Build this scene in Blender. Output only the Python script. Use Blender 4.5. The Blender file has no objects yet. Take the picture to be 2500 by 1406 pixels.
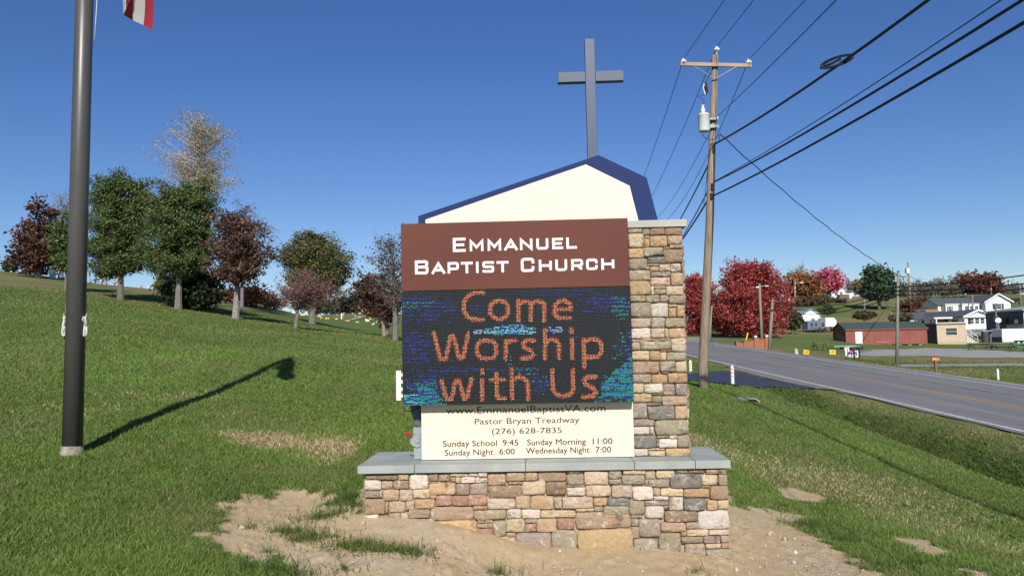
import bpy, math, random
import numpy as np
from mathutils import Vector, Matrix
random.seed(7); rng = np.random.default_rng(11)
PI = math.pi
scene = bpy.context.scene
COL = scene.collection

# ------------------------------------------------------------------ camera
F = 1960.0; CX, CY = 1250.0, 703.0           # focal length and centre, in pixels of the 2500x1406 photograph
EYE = 1.75
PITCH = math.atan(132/1960); ROLL = math.radians(-1.2)
cam = bpy.data.cameras.new('camera'); camo = bpy.data.objects.new('camera', cam); COL.objects.link(camo)
RM = Matrix.Rotation(PI/2+PITCH, 3, 'X') @ Matrix.Rotation(ROLL, 3, 'Z')
camo.matrix_world = Matrix.Translation((0,0,EYE)) @ RM.to_4x4()
cam.sensor_width = 36; cam.lens = F*36/2500; cam.clip_start = 0.1; cam.clip_end = 20000
scene.camera = camo
# ------------------------------------------------------------------ sky, sun, exposure
SUN_EL = math.radians(34); SUN_DX = -0.04
w = bpy.data.worlds.new('World'); scene.world = w; w.use_nodes = True
nt = w.node_tree; nt.nodes.clear()
sky = nt.nodes.new('ShaderNodeTexSky'); sky.sky_type = 'NISHITA'; sky.sun_disc = False
sky.sun_elevation = SUN_EL; sky.sun_rotation = PI - math.atan(-SUN_DX)
sky.altitude = 600; sky.air_density = 1.0; sky.dust_density = 0.3; sky.ozone_density = 4.0
bg = nt.nodes.new('ShaderNodeBackground'); bg.inputs[1].default_value = 0.082
out = nt.nodes.new('ShaderNodeOutputWorld')
hs_ = nt.nodes.new('ShaderNodeHueSaturation'); hs_.inputs['Saturation'].default_value = 1.20; hs_.inputs['Hue'].default_value = .514
nt.links.new(sky.outputs[0], hs_.inputs['Color']); nt.links.new(hs_.outputs[0], bg.inputs[0]); nt.links.new(bg.outputs[0], out.inputs[0])
sl = bpy.data.lights.new('sun', 'SUN'); sl.energy = 4.7; sl.angle = math.radians(0.53); sl.color = (1, .95, .87)
so = bpy.data.objects.new('sun', sl); COL.objects.link(so); so.location = (0,-20,40)
sdir = Vector((SUN_DX*math.cos(SUN_EL), math.cos(SUN_EL), -math.sin(SUN_EL)))
so.rotation_euler = sdir.to_track_quat('-Z','Y').to_euler()
vs = scene.view_settings
scene.display_settings.display_device = 'sRGB'
vs.view_transform = 'Standard'; vs.look = 'None'; vs.exposure = 0.25; vs.gamma = 1; vs.use_curve_mapping = False

# ------------------------------------------------------------------ helpers
def px(x, y, D):
    """world point seen at photograph pixel x, y at world distance Y = D"""
    d = RM @ Vector(((x-CX)/F, -(y-CY)/F, -1))
    k = D/d.y
    return Vector((d.x*k, D, EYE+d.z*k))
_rm = np.array(RM)
def pxa(x, y, D):
    v = np.stack([(np.asarray(x)-CX)/F, -(np.asarray(y)-CY)/F, -np.ones_like(np.asarray(x, float))], -1) @ _rm.T
    k = np.asarray(D)/v[...,1]
    return v[...,0]*k, np.asarray(D)*np.ones_like(k), EYE+v[...,2]*k

_hash = rng.random(65536)
def vnoise(x, y, seed=0):
    xi = np.floor(x).astype(np.int64); yi = np.floor(y).astype(np.int64)
    fx = x-xi; fy = y-yi; fx = fx*fx*(3-2*fx); fy = fy*fy*(3-2*fy)
    def h(a,b): return _hash[((a*73856093) ^ (b*19349663) ^ (seed*83492791)) & 65535]
    return (h(xi,yi)*(1-fx)+h(xi+1,yi)*fx)*(1-fy)+(h(xi,yi+1)*(1-fx)+h(xi+1,yi+1)*fx)*fy
def fbm(x, y, oct=4, seed=0):
    s = 0; a = .5; t = 0
    for i in range(oct):
        s = s+a*vnoise(x*2**i+17.3*i, y*2**i+5.1*i, seed+i); t += a; a *= .5
    return s/t

def link(o, parent=None):
    COL.objects.link(o)
    if parent is not None: o.parent = parent
    return o
def tag(o, label=None, cat=None, group=None, kind=None):
    if label: o['label'] = label
    if cat: o['category'] = cat
    if group: o['group'] = group
    if kind: o['kind'] = kind
    return o
def empty(name, loc, rz=0, label=None, cat=None, group=None):
    o = bpy.data.objects.new(name, None); o.empty_display_size = .2
    o.location = loc; o.rotation_euler = (0,0,rz); link(o)
    return tag(o, label, cat, group)
def copy_tree(o, parent=None):
    c = o.copy(); COL.objects.link(c); c.parent = parent
    for ch in list(o.children): copy_tree(ch, c)
    return c

class MB:
    def __init__(s): s.v = []; s.f = []
    def add(s, vs, fs):
        n = len(s.v); s.v += [tuple(p) for p in vs]; s.f += [tuple(i+n for i in f) for f in fs]; return s
    def box(s, x0,x1,y0,y1,z0,z1):
        return s.add([(x0,y0,z0),(x1,y0,z0),(x1,y1,z0),(x0,y1,z0),(x0,y0,z1),(x1,y0,z1),(x1,y1,z1),(x0,y1,z1)],
              [(0,3,2,1),(4,5,6,7),(0,1,5,4),(1,2,6,5),(2,3,7,6),(3,0,4,7)])
    def prism(s, pts, y0, y1):
        """outline in x,z counter-clockwise seen from -y, extruded from y0 (front) to y1"""
        n = len(pts)
        return s.add([(a,y0,b) for a,b in pts]+[(a,y1,b) for a,b in pts],
             [tuple(range(n)), tuple(range(2*n-1,n-1,-1))]+[(i,i+n,(i+1)%n+n,(i+1)%n) for i in range(n)])
    def tube(s, pts, r, n=8, caps=True):
        pts = [Vector(p) for p in pts]; k = len(pts)
        rr = r if isinstance(r,(list,tuple)) else [r]*k
        vs = []; up = None
        for i,p in enumerate(pts):
            t = (pts[min(i+1,k-1)]-pts[max(i-1,0)])
            if t.length < 1e-9: t = Vector((0,0,1))
            t.normalize()
            a = t.cross(Vector((0,0,1)) if abs(t.z)<.9 else Vector((1,0,0))) if up is None else (up - t*up.dot(t))
            if a.length < 1e-6: a = t.orthogonal()
            a.normalize(); b = t.cross(a); up = a
            for j in range(n):
                q = 2*PI*j/n; vs.append(p+(a*math.cos(q)+b*math.sin(q))*rr[i])
        fs = [(i*n+j, i*n+(j+1)%n, (i+1)*n+(j+1)%n, (i+1)*n+j) for i in range(k-1) for j in range(n)]
        if caps: fs += [tuple(range(n-1,-1,-1)), tuple(range((k-1)*n,k*n))]
        return s.add(vs, fs)
    def lathe(s, prof, n=16, c=(0,0)):
        """prof: list of r, z"""
        vs = [(c[0]+r*math.cos(2*PI*j/n), c[1]+r*math.sin(2*PI*j/n), z) for r,z in prof for j in range(n)]
        k = len(prof)
        fs = [(i*n+j, i*n+(j+1)%n, (i+1)*n+(j+1)%n, (i+1)*n+j) for i in range(k-1) for j in range(n)]
        return s.add(vs, fs+[tuple(range(n-1,-1,-1)), tuple(range((k-1)*n,k*n))])
    def mesh(s, name, mat, smooth=False):
        me = bpy.data.meshes.new(name); me.from_pydata(s.v, [], s.f)
        if mat: me.materials.append(mat)
        if smooth:
            me.polygons.foreach_set('use_smooth', [True]*len(me.polygons))
        me.update(); return me
    def build(s, name, mat, parent=None, smooth=False, loc=None, bevel=0):
        o = bpy.data.objects.new(name, s.mesh(name, mat, smooth)); link(o, parent)
        if loc is not None: o.location = loc
        if bevel:
            m = o.modifiers.new('bevel','BEVEL'); m.width = bevel; m.segments = 2; m.limit_method = 'ANGLE'
        return o

def np_mesh(name, verts, faces_n, mat, cols=None, smooth=False, parent=None, loc=None):
    """faces_n: (m,k) int array, all polygons of k corners"""
    me = bpy.data.meshes.new(name)
    nv = len(verts); m,k = faces_n.shape
    me.vertices.add(nv); me.vertices.foreach_set('co', np.ascontiguousarray(verts, dtype=np.float32).ravel())
    me.loops.add(m*k); me.loops.foreach_set('vertex_index', faces_n.astype(np.int32).ravel())
    me.polygons.add(m)
    me.polygons.foreach_set('loop_start', np.arange(0,m*k,k,dtype=np.int32))
    me.polygons.foreach_set('loop_total', np.full(m,k,dtype=np.int32))
    if smooth: me.polygons.foreach_set('use_smooth', np.ones(m, dtype=bool))
    me.materials.append(mat)
    if cols is not None:
        a = me.color_attributes.new('Col','FLOAT_COLOR','POINT')
        c = np.ones((nv,4), np.float32); c[:,:3] = cols; a.data.foreach_set('color', c.ravel())
    me.update(calc_edges=True)
    o = bpy.data.objects.new(name, me); link(o, parent)
    if loc is not None: o.location = loc
    return o

# ------------------------------------------------------------------ materials
def mat(name, col, rough=.6, metal=0, noise=0, scale=5, col2=None, bump=0, bscale=None, emit=0, coat=0, stretch=None, spec=.5, detail=6):
    m = bpy.data.materials.new(name); m.use_nodes = True; t = m.node_tree; N = t.nodes; L = t.links
    b = N['Principled BSDF']; b.inputs['Roughness'].default_value = rough; b.inputs['Metallic'].default_value = metal
    b.inputs['Specular IOR Level'].default_value = spec
    if coat: b.inputs['Coat Weight'].default_value = coat
    c = tuple(col)+(1,)
    tc = N.new('ShaderNodeTexCoord'); mp = N.new('ShaderNodeMapping'); L.new(tc.outputs['Object'], mp.inputs[0])
    if stretch: mp.inputs['Scale'].default_value = stretch
    nz = N.new('ShaderNodeTexNoise'); nz.inputs['Scale'].default_value = scale; nz.inputs['Detail'].default_value = detail
    nz.inputs['Roughness'].default_value = .62
    L.new(mp.outputs[0], nz.inputs['Vector'])
    if noise or col2:
        mx = N.new('ShaderNodeMix'); mx.data_type = 'RGBA'
        c2 = tuple(col2)+(1,) if col2 else tuple(x*(1-noise) for x in col)+(1,)
        c1 = c if col2 else tuple(min(1,x*(1+noise)) for x in col)+(1,)
        mx.inputs[6].default_value = c1; mx.inputs[7].default_value = c2
        cr = N.new('ShaderNodeMapRange'); cr.inputs[1].default_value = .35; cr.inputs[2].default_value = .65
        L.new(nz.outputs[0], cr.inputs[0]); L.new(cr.outputs[0], mx.inputs[0]); L.new(mx.outputs[2], b.inputs['Base Color'])
    else: b.inputs['Base Color'].default_value = c
    if bump:
        n2 = N.new('ShaderNodeTexNoise'); n2.inputs['Scale'].default_value = bscale or scale*4; n2.inputs['Detail'].default_value = 5
        L.new(mp.outputs[0], n2.inputs['Vector'])
        bp = N.new('ShaderNodeBump'); bp.inputs['Strength'].default_value = bump; bp.inputs['Distance'].default_value = .02
        L.new(n2.outputs[0], bp.inputs['Height']); L.new(bp.outputs[0], b.inputs['Normal'])
    if emit:
        b.inputs['Emission Color'].default_value = c; b.inputs['Emission Strength'].default_value = emit
    return m

def leafmat(name, rough=.55, trans=.25):
    m = bpy.data.materials.new(name); m.use_nodes = True; t = m.node_tree; N = t.nodes; L = t.links
    b = N['Principled BSDF']; b.inputs['Roughness'].default_value = rough; b.inputs['Specular IOR Level'].default_value = .3
    a = N.new('ShaderNodeAttribute'); a.attribute_name = 'Col'
    L.new(a.outputs['Color'], b.inputs['Base Color'])
    tr = N.new('ShaderNodeBsdfTranslucent'); L.new(a.outputs['Color'], tr.inputs[0])
    mx = N.new('ShaderNodeMixShader'); mx.inputs[0].default_value = trans
    L.new(b.outputs[0], mx.inputs[1]); L.new(tr.outputs[0], mx.inputs[2]); L.new(mx.outputs[0], N['Material Output'].inputs[0])
    return m
M_leaf = leafmat('foliage'); M_grassblade = leafmat('grass_blades', .6, .3)

def stonemat():
    m = bpy.data.materials.new('fieldstone'); m.use_nodes = True; t = m.node_tree; N = t.nodes; L = t.links
    b = N['Principled BSDF']; b.inputs['Roughness'].default_value = .88; b.inputs['Specular IOR Level'].default_value = .25
    oi = N.new('ShaderNodeObjectInfo'); tc = N.new('ShaderNodeTexCoord')
    ad = N.new('ShaderNodeVectorMath'); ad.operation = 'MULTIPLY_ADD'
    cmb = N.new('ShaderNodeCombineXYZ')
    for i in range(3): L.new(oi.outputs['Random'], cmb.inputs[i])
    ad.inputs[1].default_value = (97,53,71); L.new(cmb.outputs[0], ad.inputs[0]); L.new(tc.outputs['Object'], ad.inputs[2])
    def nz(scale, det=6, r=.6, dist=0):
        n = N.new('ShaderNodeTexNoise'); n.inputs['Scale'].default_value = scale; n.inputs['Detail'].default_value = det
        n.inputs['Roughness'].default_value = r; n.inputs['Distortion'].default_value = dist; L.new(ad.outputs[0], n.inputs['Vector']); return n
    def mr(src, a, c):
        q = N.new('ShaderNodeMapRange'); q.inputs[1].default_value = a; q.inputs[2].default_value = c; L.new(src, q.inputs[0]); return q.outputs[0]
    def mix(fac, A, B, mode='MIX', fv=None):
        x = N.new('ShaderNodeMix'); x.data_type = 'RGBA'; x.blend_type = mode
        if fac is None: x.inputs[0].default_value = fv
        else: L.new(fac, x.inputs[0])
        for s,i in ((A,6),(B,7)):
            if isinstance(s, tuple): x.inputs[i].default_value = s
            else: L.new(s, x.inputs[i])
        return x.outputs[2]
    c = oi.outputs['Color']
    g1 = nz(11, 9, .72, 1.2); c = mix(mr(g1.outputs[0], .54,.70), c, (.72,.65,.56,1))
    g2 = nz(9.3, 8, .7, 1.2); c = mix(mr(g2.outputs[0], .57,.70), c, (.50,.28,.13,1))
    g4 = nz(6.1, 6, .6, .5); c = mix(mr(g4.outputs[0], .60,.70), c, (.13,.10,.085,1))
    g3 = nz(60, 8, .7); c = mix(mr(g3.outputs[0], .3,.75), mix(None, c, (.66,.62,.58,1), 'MULTIPLY', 1.0), c)
    L.new(c, b.inputs['Base Color'])
    bp = N.new('ShaderNodeBump'); bp.inputs['Strength'].default_value = .9; bp.inputs['Distance'].default_value = .022
    n5 = nz(22, 8, .65); L.new(n5.outputs[0], bp.inputs['Height']); L.new(bp.outputs[0], b.inputs['Normal'])
    return m
M_stone = stonemat()

# ------------------------------------------------------------------ terrain heights
ROAD_H = -1.32; ROAD_G = .033
def road_z(Y): return ROAD_H+ROAD_G*np.asarray(Y)+ .0*np.asarray(Y)
CP = [ # photo x, photo y, distance
 (0,1406,5),(0,1250,6.2),(175,1112,8),(0,1000,11),(0,870,16),(175,834,16.9),(175,787,25),(175,745,38),(165,710,52),(0,785,25),(0,712,45),(0,688,58),(0,660,75),
 (700,1050,10),(700,1200,7.6),(700,940,13.5),(700,875,16.9),(700,845,24),(700,815,36),(722,803,44),(850,1000,11),(930,860,30),(965,832,42),(450,1050,9.3),(450,900,15),(450,820,26),
 (890,1270,6.6),(890,1150,7.6),(900,1090,8.5),(1340,1338,6.6),(1250,1050,10),(1250,950,18),(1250,870,40),(1700,1090,11),(1715,945,27),(1715,1000,18.5),
 (1780,1358,6.6),(2100,1406,6.2),(2500,1406,6.3),(1250,1406,6.0),(600,1406,5.4),(600,1200,7.2),(1785,1290,7.3),
 (2500,1330,8.8),(2500,1250,11.2),(2500,1208,12.9),(2100,1050,18.9),(1900,975,24.7),(2100,1130,14),(1900,1050,17),(1800,950,27),(1900,1200,10.5),(2100,1250,9.5),
 (1700,925,33),(1560,920,36),(2190,890,50),(2500,905,44),(2500,880,55),(2300,865,68),(2155,845,103),(2480,847,92),(2310,840,108),(2400,822,128),(1840,852,75),(1960,862,66),
 (1990,808,133),(2000,830,105),(1835,823,110),(1700,815,125),(1700,840,70),(2100,780,150),(2100,740,190),(2055,722,225),(1950,735,205),(2250,772,158),(2250,724,240),
 (2480,765,158),(2480,716,285),(1800,770,210),(1600,790,200),(1400,790,200),(1200,800,150),(1400,840,90),(1200,825,70),
 (215,690,72),(294,733,50),(435,755,48),(575,778,46),(385,707,70),(480,724,72),(640,744,84),(550,762,56),(640,775,56),(760,770,112),(850,800,82),(950,815,66),(850,765,135),(950,762,150),
 (0,700,120),(200,730,120),(385,745,120),(640,775,140),(850,785,230),(2055,745,330),(2480,733,420),(2250,738,360),(1600,800,380),(1100,800,300),
]
cx_, cy_, cz_ = pxa([c[0] for c in CP],[c[1] for c in CP],[c[2] for c in CP])
pts = [(math.atan2(a,b), math.log(math.hypot(a,b)), c) for a,b,c in zip(cx_,cy_,cz_)]
for th in (-3.1,-2.3,-1.5,-1.0,-.7,.75,1.1,1.6,2.3,3.1):
    s_ = math.sin(th)
    for r_ in (2.5, 12, 40, 120, 400):
        z_ = -.10*s_*min(r_,60)*(.6 if s_<0 else .35) + (.1 if r_<20 else 0)
        if s_ < 0 and abs(th) < 1.3: z_ = .13*min(r_,75)*abs(s_)*1.2 + .2
        pts.append((th, math.log(r_), z_))
for th in (-.5,-.2,0,.2,.5):
    for r_ in (1.0, 3.0): pts.append((th, math.log(r_), .15-.09*math.sin(th)*r_))
PT = np.array(pts)
def _k(d2): return np.sqrt(d2+.10**2)
def _dom(th, lr): return th*3.2, lr
A_, B_ = _dom(PT[:,0],PT[:,1])
Kmat = _k((A_[:,None]-A_[None])**2+(B_[:,None]-B_[None])**2)
n_ = len(PT)
Pm = np.stack([np.ones(n_),A_,B_],1)
big = np.block([[Kmat-np.eye(n_)*.02, Pm],[Pm.T, np.zeros((3,3))]])
W_ = np.linalg.solve(big, np.concatenate([PT[:,2], np.zeros(3)]))
def _sm(a,b,x): t = np.clip((x-a)/(b-a),0,1); return t*t*(3-2*t)
def base_h(X, Y):
    X = np.asarray(X,float); Y = np.asarray(Y,float); sh = X.shape
    X = X.ravel(); Y = Y.ravel(); out = np.empty(len(X))
    for i in range(0,len(X),60000):
        x = X[i:i+60000]; y = Y[i:i+60000]
        r = np.maximum(np.hypot(x,y),.5); a,b = _dom(np.arctan2(x,y), np.log(r))
        z = W_[n_]+W_[n_+1]*a+W_[n_+2]*b
        z = z + _k((a[:,None]-A_[None])**2+(b[:,None]-B_[None])**2) @ W_[:n_]
        out[i:i+60000] = z*(1-_sm(450,800,r)) + (-6)*_sm(450,800,r)
    return out.reshape(sh)
RX0, RX1, RYE = 11.95, 19.35, 200.0
def H(X, Y):
    X = np.asarray(X,float); Y = np.asarray(Y,float)
    z = base_h(X,Y)
    # ditch between lawn and road
    fade = 1-_sm(24,31,Y)
    z = z - 1.1*_sm(8.2,9.4,X)*(1-_sm(10.1,11.9,X))*fade
    # far-side ditch
    z = z - .25*np.exp(-((X-23.6)/1.2)**2)*(1-_sm(36,46,Y))*_sm(5,15,Y)
    # road bed
    rz = road_z(Y)-.03
    d = np.maximum(np.maximum(RX0-X, X-RX1),0)
    wgt = 1-_sm(.1, 2.6, d)
    wgt = wgt*(1-_sm(150,RYE,Y))
    z = z*(1-wgt)+rz*wgt
    return z
def Hs(x,y): return float(H(np.array([x]),np.array([y]))[0])
def on(x, D, dy=0.0):
    """ground point under photo column x at distance D"""
    p = px(x, 830, D); return Vector((p.x, D, Hs(p.x, D)+dy))
def gpx(x, y, lo=3.0, hi=120.0):
    """first ground point under photo pixel"""
    Ds = np.exp(np.linspace(math.log(lo), math.log(hi), 400))
    X,Y,Z = pxa(np.full(400,float(x)), np.full(400,float(y)), Ds)
    h = H(X,Y)-Z; k = np.where(h>0)[0]
    if len(k)==0: return Vector((X[-1],Y[-1],0))
    i = max(k[0],1); a = h[i-1]/(h[i-1]-h[i]+1e-9); D = Ds[i-1]+(Ds[i]-Ds[i-1])*a
    p = px(x,y,D); return Vector((p.x,p.y,p.z))
def poly_world(pp): return np.array([[*gpx(*p)[:2]] for p in pp])
def sdist(X, Y, poly):
    """signed distance, positive inside"""
    X = np.asarray(X).ravel(); Y = np.asarray(Y).ravel()
    d = np.full(X.shape, 1e9); ins = np.zeros(X.shape, bool); n = len(poly)
    for i in range(n):
        ax,ay = poly[i]; bx,by = poly[(i+1)%n]; ex,ey = bx-ax, by-ay
        t = np.clip(((X-ax)*ex+(Y-ay)*ey)/(ex*ex+ey*ey+1e-12),0,1)
        d = np.minimum(d, np.hypot(X-ax-t*ex, Y-ay-t*ey))
        if ay != by:
            c = ((ay>Y)!=(by>Y)) & (X < (bx-ax)*(Y-ay)/(by-ay)+ax); ins ^= c
    return np.where(ins, d, -d)
P_dirt = poly_world([(505,1265),(530,1225),(620,1205),(700,1193),(800,1190),(835,1225),(875,1250),(900,1180),(1340,1180),(1780,1190),(1800,1232),(1880,1240),(1985,1262),(1935,1290),(2010,1315),(2060,1340),(2110,1370),(2180,1406),(2300,1500),(1600,1700),(1000,1650),(760,1430),(690,1385),(610,1370),(530,1345),(505,1310)])
P_straw = poly_world([(540,1062),(640,1045),(780,1058),(860,1085),(850,1110),(760,1108),(680,1100),(600,1085)])
P_d2 = poly_world([(1880,1185),(1940,1190),(2030,1215),(1990,1225),(1915,1215)])
P_d3 = poly_world([(2190,1312),(2260,1318),(2330,1350),(2290,1370),(2230,1345)])
P_d4 = poly_world([(2340,1385),(2420,1395),(2440,1420),(2360,1420)])
P_gravel = poly_world([(2085,864),(2140,853),(2260,849),(2400,853),(2500,860),(2700,868),(2700,876),(2500,873),(2380,873),(2250,868),(2120,869)])
P_strip = poly_world([(2196,889),(2350,888),(2500,887),(2720,887),(2720,893),(2500,893),(2350,894),(2196,895)])
P_brown = poly_world([(2210,870),(2380,876),(2500,876),(2700,880),(2700,894),(2500,888),(2210,884)])
WEEDS = [(780,1262,.26,.8),(830,1250,.2,.6),(690,1297,.18,.7),(760,1312,.3,.9),(720,1300,.22,.7),(880,1333,.28,.9),(935,1340,.16,.7),(990,1342,.16,1.0),(1020,1352,.14,.5),(845,1330,.18,.6),(1220,1398,.2,.5),(610,1285,.12,.3),(650,1345,.1,.3),(840,1388,.14,.3),(1960,1285,.5,.9),(1700,1392,.1,.3)]
WEEDP = [(gpx(a,b),r,dn) for a,b,r,dn in WEEDS]
def masks(X, Y):
    """dirt, dry, gravel 0..1"""
    sh = np.asarray(X).shape; X = np.asarray(X,float).ravel(); Y = np.asarray(Y,float).ravel()
    n1 = (fbm(X*1.6,Y*1.6,5,3)-.5); n2 = fbm(X*6,Y*6,4,9)-.5
    w_ = n1*.55+n2*.30
    dirt = np.zeros(X.shape); near = (np.hypot(X,Y)<14)
    xn,yn = X[near],Y[near]
    dd = _sm(-.09,.13, sdist(xn,yn,P_dirt)+w_[near]*.42+n2[near]*.32)
    for P,s in ((P_d2,.5),(P_d3,.6),(P_d4,.6)):
        dd = np.maximum(dd, _sm(-.04,.08, sdist(xn,yn,P)+w_[near]*s))
    for p,r,dn in WEEDP:
        q = np.hypot((xn-p.x)/1.7, (yn-p.y)*1.3)/(r*.42)
        dd = dd*(1-(1-_sm(.5,1.1,q+n2[near]*1.4))*.5*dn)
    dirt[near] = dd
    dry = np.zeros(X.shape)
    st = np.full(X.shape,0.); st[near] = _sm(-.25,.25, sdist(xn,yn,P_straw)+w_[near]*1.1)
    dry = np.maximum(dry, st)
    # edge of road, leaf litter along the trees
    dE = np.minimum(np.abs(X-11.6), np.abs(X-20.6)); dry = np.maximum(dry, (1-_sm(.0,.9,dE+n1*1.6))*(Y<150)*.6)
    dry = np.maximum(dry, _sm(.55,.8, fbm(X*.25,Y*.25,4,21))*.45*(np.hypot(X,Y)>9))
    # brown ground under and behind the row of trees on the left
    ub = (Y-(51.5-.16*(X+30)))/1.0
    dry = np.maximum(dry, np.exp(-((Y-(52.5-.40*(X+29)*.9))/3.0)**2)*(X<-5)*(X>-60)*.75*_sm(.3,.5,fbm(X*.5,Y*.7,3,5)))
    dry = np.maximum(dry, _sm(0,6, Y-56)*(X<-22)*(1-_sm(110,140,Y))*.8*_sm(.25,.5,fbm(X*.2,Y*.3,3,6)))
    dry = np.maximum(dry, _sm(.42,.60, fbm(X*.035,Y*.035,4,31))*(Y>118)*(X>20)*.9)
    dry = np.maximum(dry, _sm(0,2,X-20.6)*(1-_sm(0,3,X-25-.02*Y))*_sm(.35,.6,fbm(X*.6,Y*.3,3,7))*.9*(Y<100)*(Y>25))
    gr = np.zeros(X.shape); g = (Y>30)&(Y<140)&(X>10)
    gr[g] = _sm(-.8,.8, sdist(X[g],Y[g],P_gravel)+n1[g]*3)
    gr[g] = np.maximum(gr[g], _sm(-.25,.2, sdist(X[g],Y[g],P_strip))*.8)
    gr = np.maximum(gr, (1-_sm(0,.7, np.abs(X-20.0)+n1*.8))*(Y<120)*.8)
    gr = np.maximum(gr, (X>19)*(1-_sm(20.2,21.6,X+n1*.8))*(Y<48)*.9)
    dry = np.maximum(dry, _sm(-.5,.8, sdist(X,Y,P_brown)+n1*3)*.95)
    return dirt.reshape(sh), np.clip(dry,0,1).reshape(sh), gr.reshape(sh)

def ground_mat():
    m = bpy.data.materials.new('ground_cover'); m.use_nodes = True; t = m.node_tree; N = t.nodes; L = t.links
    b = N['Principled BSDF']; b.inputs['Roughness'].default_value = .95; b.inputs['Specular IOR Level'].default_value = .15
    at = N.new('ShaderNodeAttribute'); at.attribute_name = 'Col'; sp = N.new('ShaderNodeSeparateColor'); L.new(at.outputs['Color'], sp.inputs[0])
    tc = N.new('ShaderNodeTexCoord')
    def nz(scale, det=6, r=.6, st=None):
        n = N.new('ShaderNodeTexNoise'); n.inputs['Scale'].default_value = scale; n.inputs['Detail'].default_value = det; n.inputs['Roughness'].default_value = r
        L.new(tc.outputs['Object'], n.inputs['Vector']); return n.outputs[0]
    def mr(src,a,c):
        q = N.new('ShaderNodeMapRange'); q.inputs[1].default_value = a; q.inputs[2].default_value = c; L.new(src,q.inputs[0]); return q.outputs[0]
    def mix(fac,A,B):
        x = N.new('ShaderNodeMix'); x.data_type = 'RGBA'; L.new(fac,x.inputs[0])
        for s,i in ((A,6),(B,7)):
            if isinstance(s,tuple): x.inputs[i].default_value = s+(1,)
            else: L.new(s,x.inputs[i])
        return x.outputs[2]
    g = mix(mr(nz(.35,6),.35,.65), (.095,.145,.034), (.135,.170,.048))
    g = mix(mr(nz(14,5,.7),.35,.7), g, (.075,.115,.028))
    g = mix(mr(nz(2.2,5,.7),.55,.75), g, (.16,.175,.06))
    dr = mix(mr(nz(3,6,.7),.35,.65), (.24,.185,.095), (.16,.13,.06))
    g = mix(sp.outputs[1], g, dr)
    gv = mix(mr(nz(3,8,.7),.35,.65), (.36,.35,.34), (.26,.25,.24))
    g = mix(sp.outputs[2], g, gv)
    di = mix(mr(nz(1.6,8,.65),.35,.65), (.55,.445,.255), (.47,.365,.20))
    di = mix(mr(nz(1.1,6,.6),.52,.64), di, (.51,.455,.35))
    di = mix(mr(nz(3.7,7,.7),.50,.68), di, (.38,.27,.15))
    di = mix(mr(nz(40,6,.75),.3,.72), (.40,.29,.185), di)
    g = mix(sp.outputs[0], g, di)
    L.new(g, b.inputs['Base Color'])
    bp = N.new('ShaderNodeBump'); bp.inputs['Strength'].default_value = .6; bp.inputs['Distance'].default_value = .02
    L.new(nz(28,8,.75), bp.inputs['Height']); L.new(bp.outputs[0], b.inputs['Normal'])
    return m
th = np.concatenate([np.linspace(-PI,-.68,22)[:-1], np.linspace(-.68,.68,520), np.linspace(.68,PI,22)[1:]])
rr = np.concatenate([[.3,1,2,3], np.exp(np.arange(math.log(4),math.log(12),.006)), np.exp(np.arange(math.log(12),math.log(60),.011)),
     np.exp(np.arange(math.log(60),math.log(420),.02)), [450,500,560,650,800,1100,1600,2500,4000,7000]])
TH,RR = np.meshgrid(th, rr); GX = RR*np.sin(TH); GY = RR*np.cos(TH)
GZ = H(GX,GY); dM,yM,gM = masks(GX,GY)
relief = (fbm(GX*13,GY*13,4,50)-.5)*.024 + (fbm(GX*2.5,GY*2.5,3,51)-.5)*.012
clod = np.maximum(fbm(GX*18,GY*18,2,52)-.62,0)*.10
nearw = 1-_sm(9,14,RR)
# soil heaped against the left half of the base
heap = gpx(1180,1320); hp = np.exp(-(((GX-heap.x)/.55)**2+((GY-heap.y)/.22)**2))*.05
GZ = GZ + nearw*dM*(relief*.75+clod-.012) + hp*nearw
GZ = GZ + (1-dM)*(fbm(GX*1.3,GY*1.3,3,60)-.5)*.05*(1-_sm(40,80,RR))
nr, nt_ = RR.shape
idx = np.arange(nr*nt_).reshape(nr,nt_)
fq = np.stack([idx[:-1,:-1],idx[:-1,1:],idx[1:,1:],idx[1:,:-1]],-1).reshape(-1,4)
M_ground = ground_mat()
g_o = np_mesh('ground', np.stack([GX,GY,GZ],-1).reshape(-1,3), fq[:, ::-1], M_ground, np.stack([dM,yM,gM],-1).reshape(-1,3), smooth=True)
tag(g_o, 'grassy hillside with bare soil patches', None, None, 'structure')

# ------------------------------------------------------------------ lawn blades
NB = 1350000
u = rng.random(NB); p_ = -.62
r_ = (4.6**p_+(u)*(62**p_-4.6**p_))**(1/p_)
t_ = rng.uniform(-.60,.60,NB)
bx = r_*np.sin(t_); by = r_*np.cos(t_)
dm,ym,gm = masks(bx,by)
S_A = (bx>-1.25)&(bx<1.82)&(by>6.5)&(by<7.5)
keep = (rng.random(NB) > np.clip(dm*1.35-.1,0,1)) & (rng.random(NB)>(dm>.9)*.9) & (rng.random(NB) > gm*1.4) & ~((bx>RX0-.15)&(bx<RX1+.3)) & ~S_A
fq2 = H(bx,by)
keep &= rng.random(NB) > ym*.35*(r_<14)
P_drive = poly_world([(1500,917),(1600,916),(1680,914),(1735,909),(1790,907),(1870,926),(1990,949),(1990,951),(1880,947),(1800,943),(1690,931),(1600,929),(1500,930)])
keep &= sdist(bx,by,P_drive) < -.05
bx,by,r_,dm,ym,bz = bx[keep],by[keep],r_[keep],dm[keep],ym[keep],fq2[keep]
nb = len(bx)
bz = bz + (1-dm)*(fbm(bx*1.3,by*1.3,3,60)-.5)*.05*(1-_sm(40,80,r_)) - .006
clump = fbm(bx*3,by*3,3,70)
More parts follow.
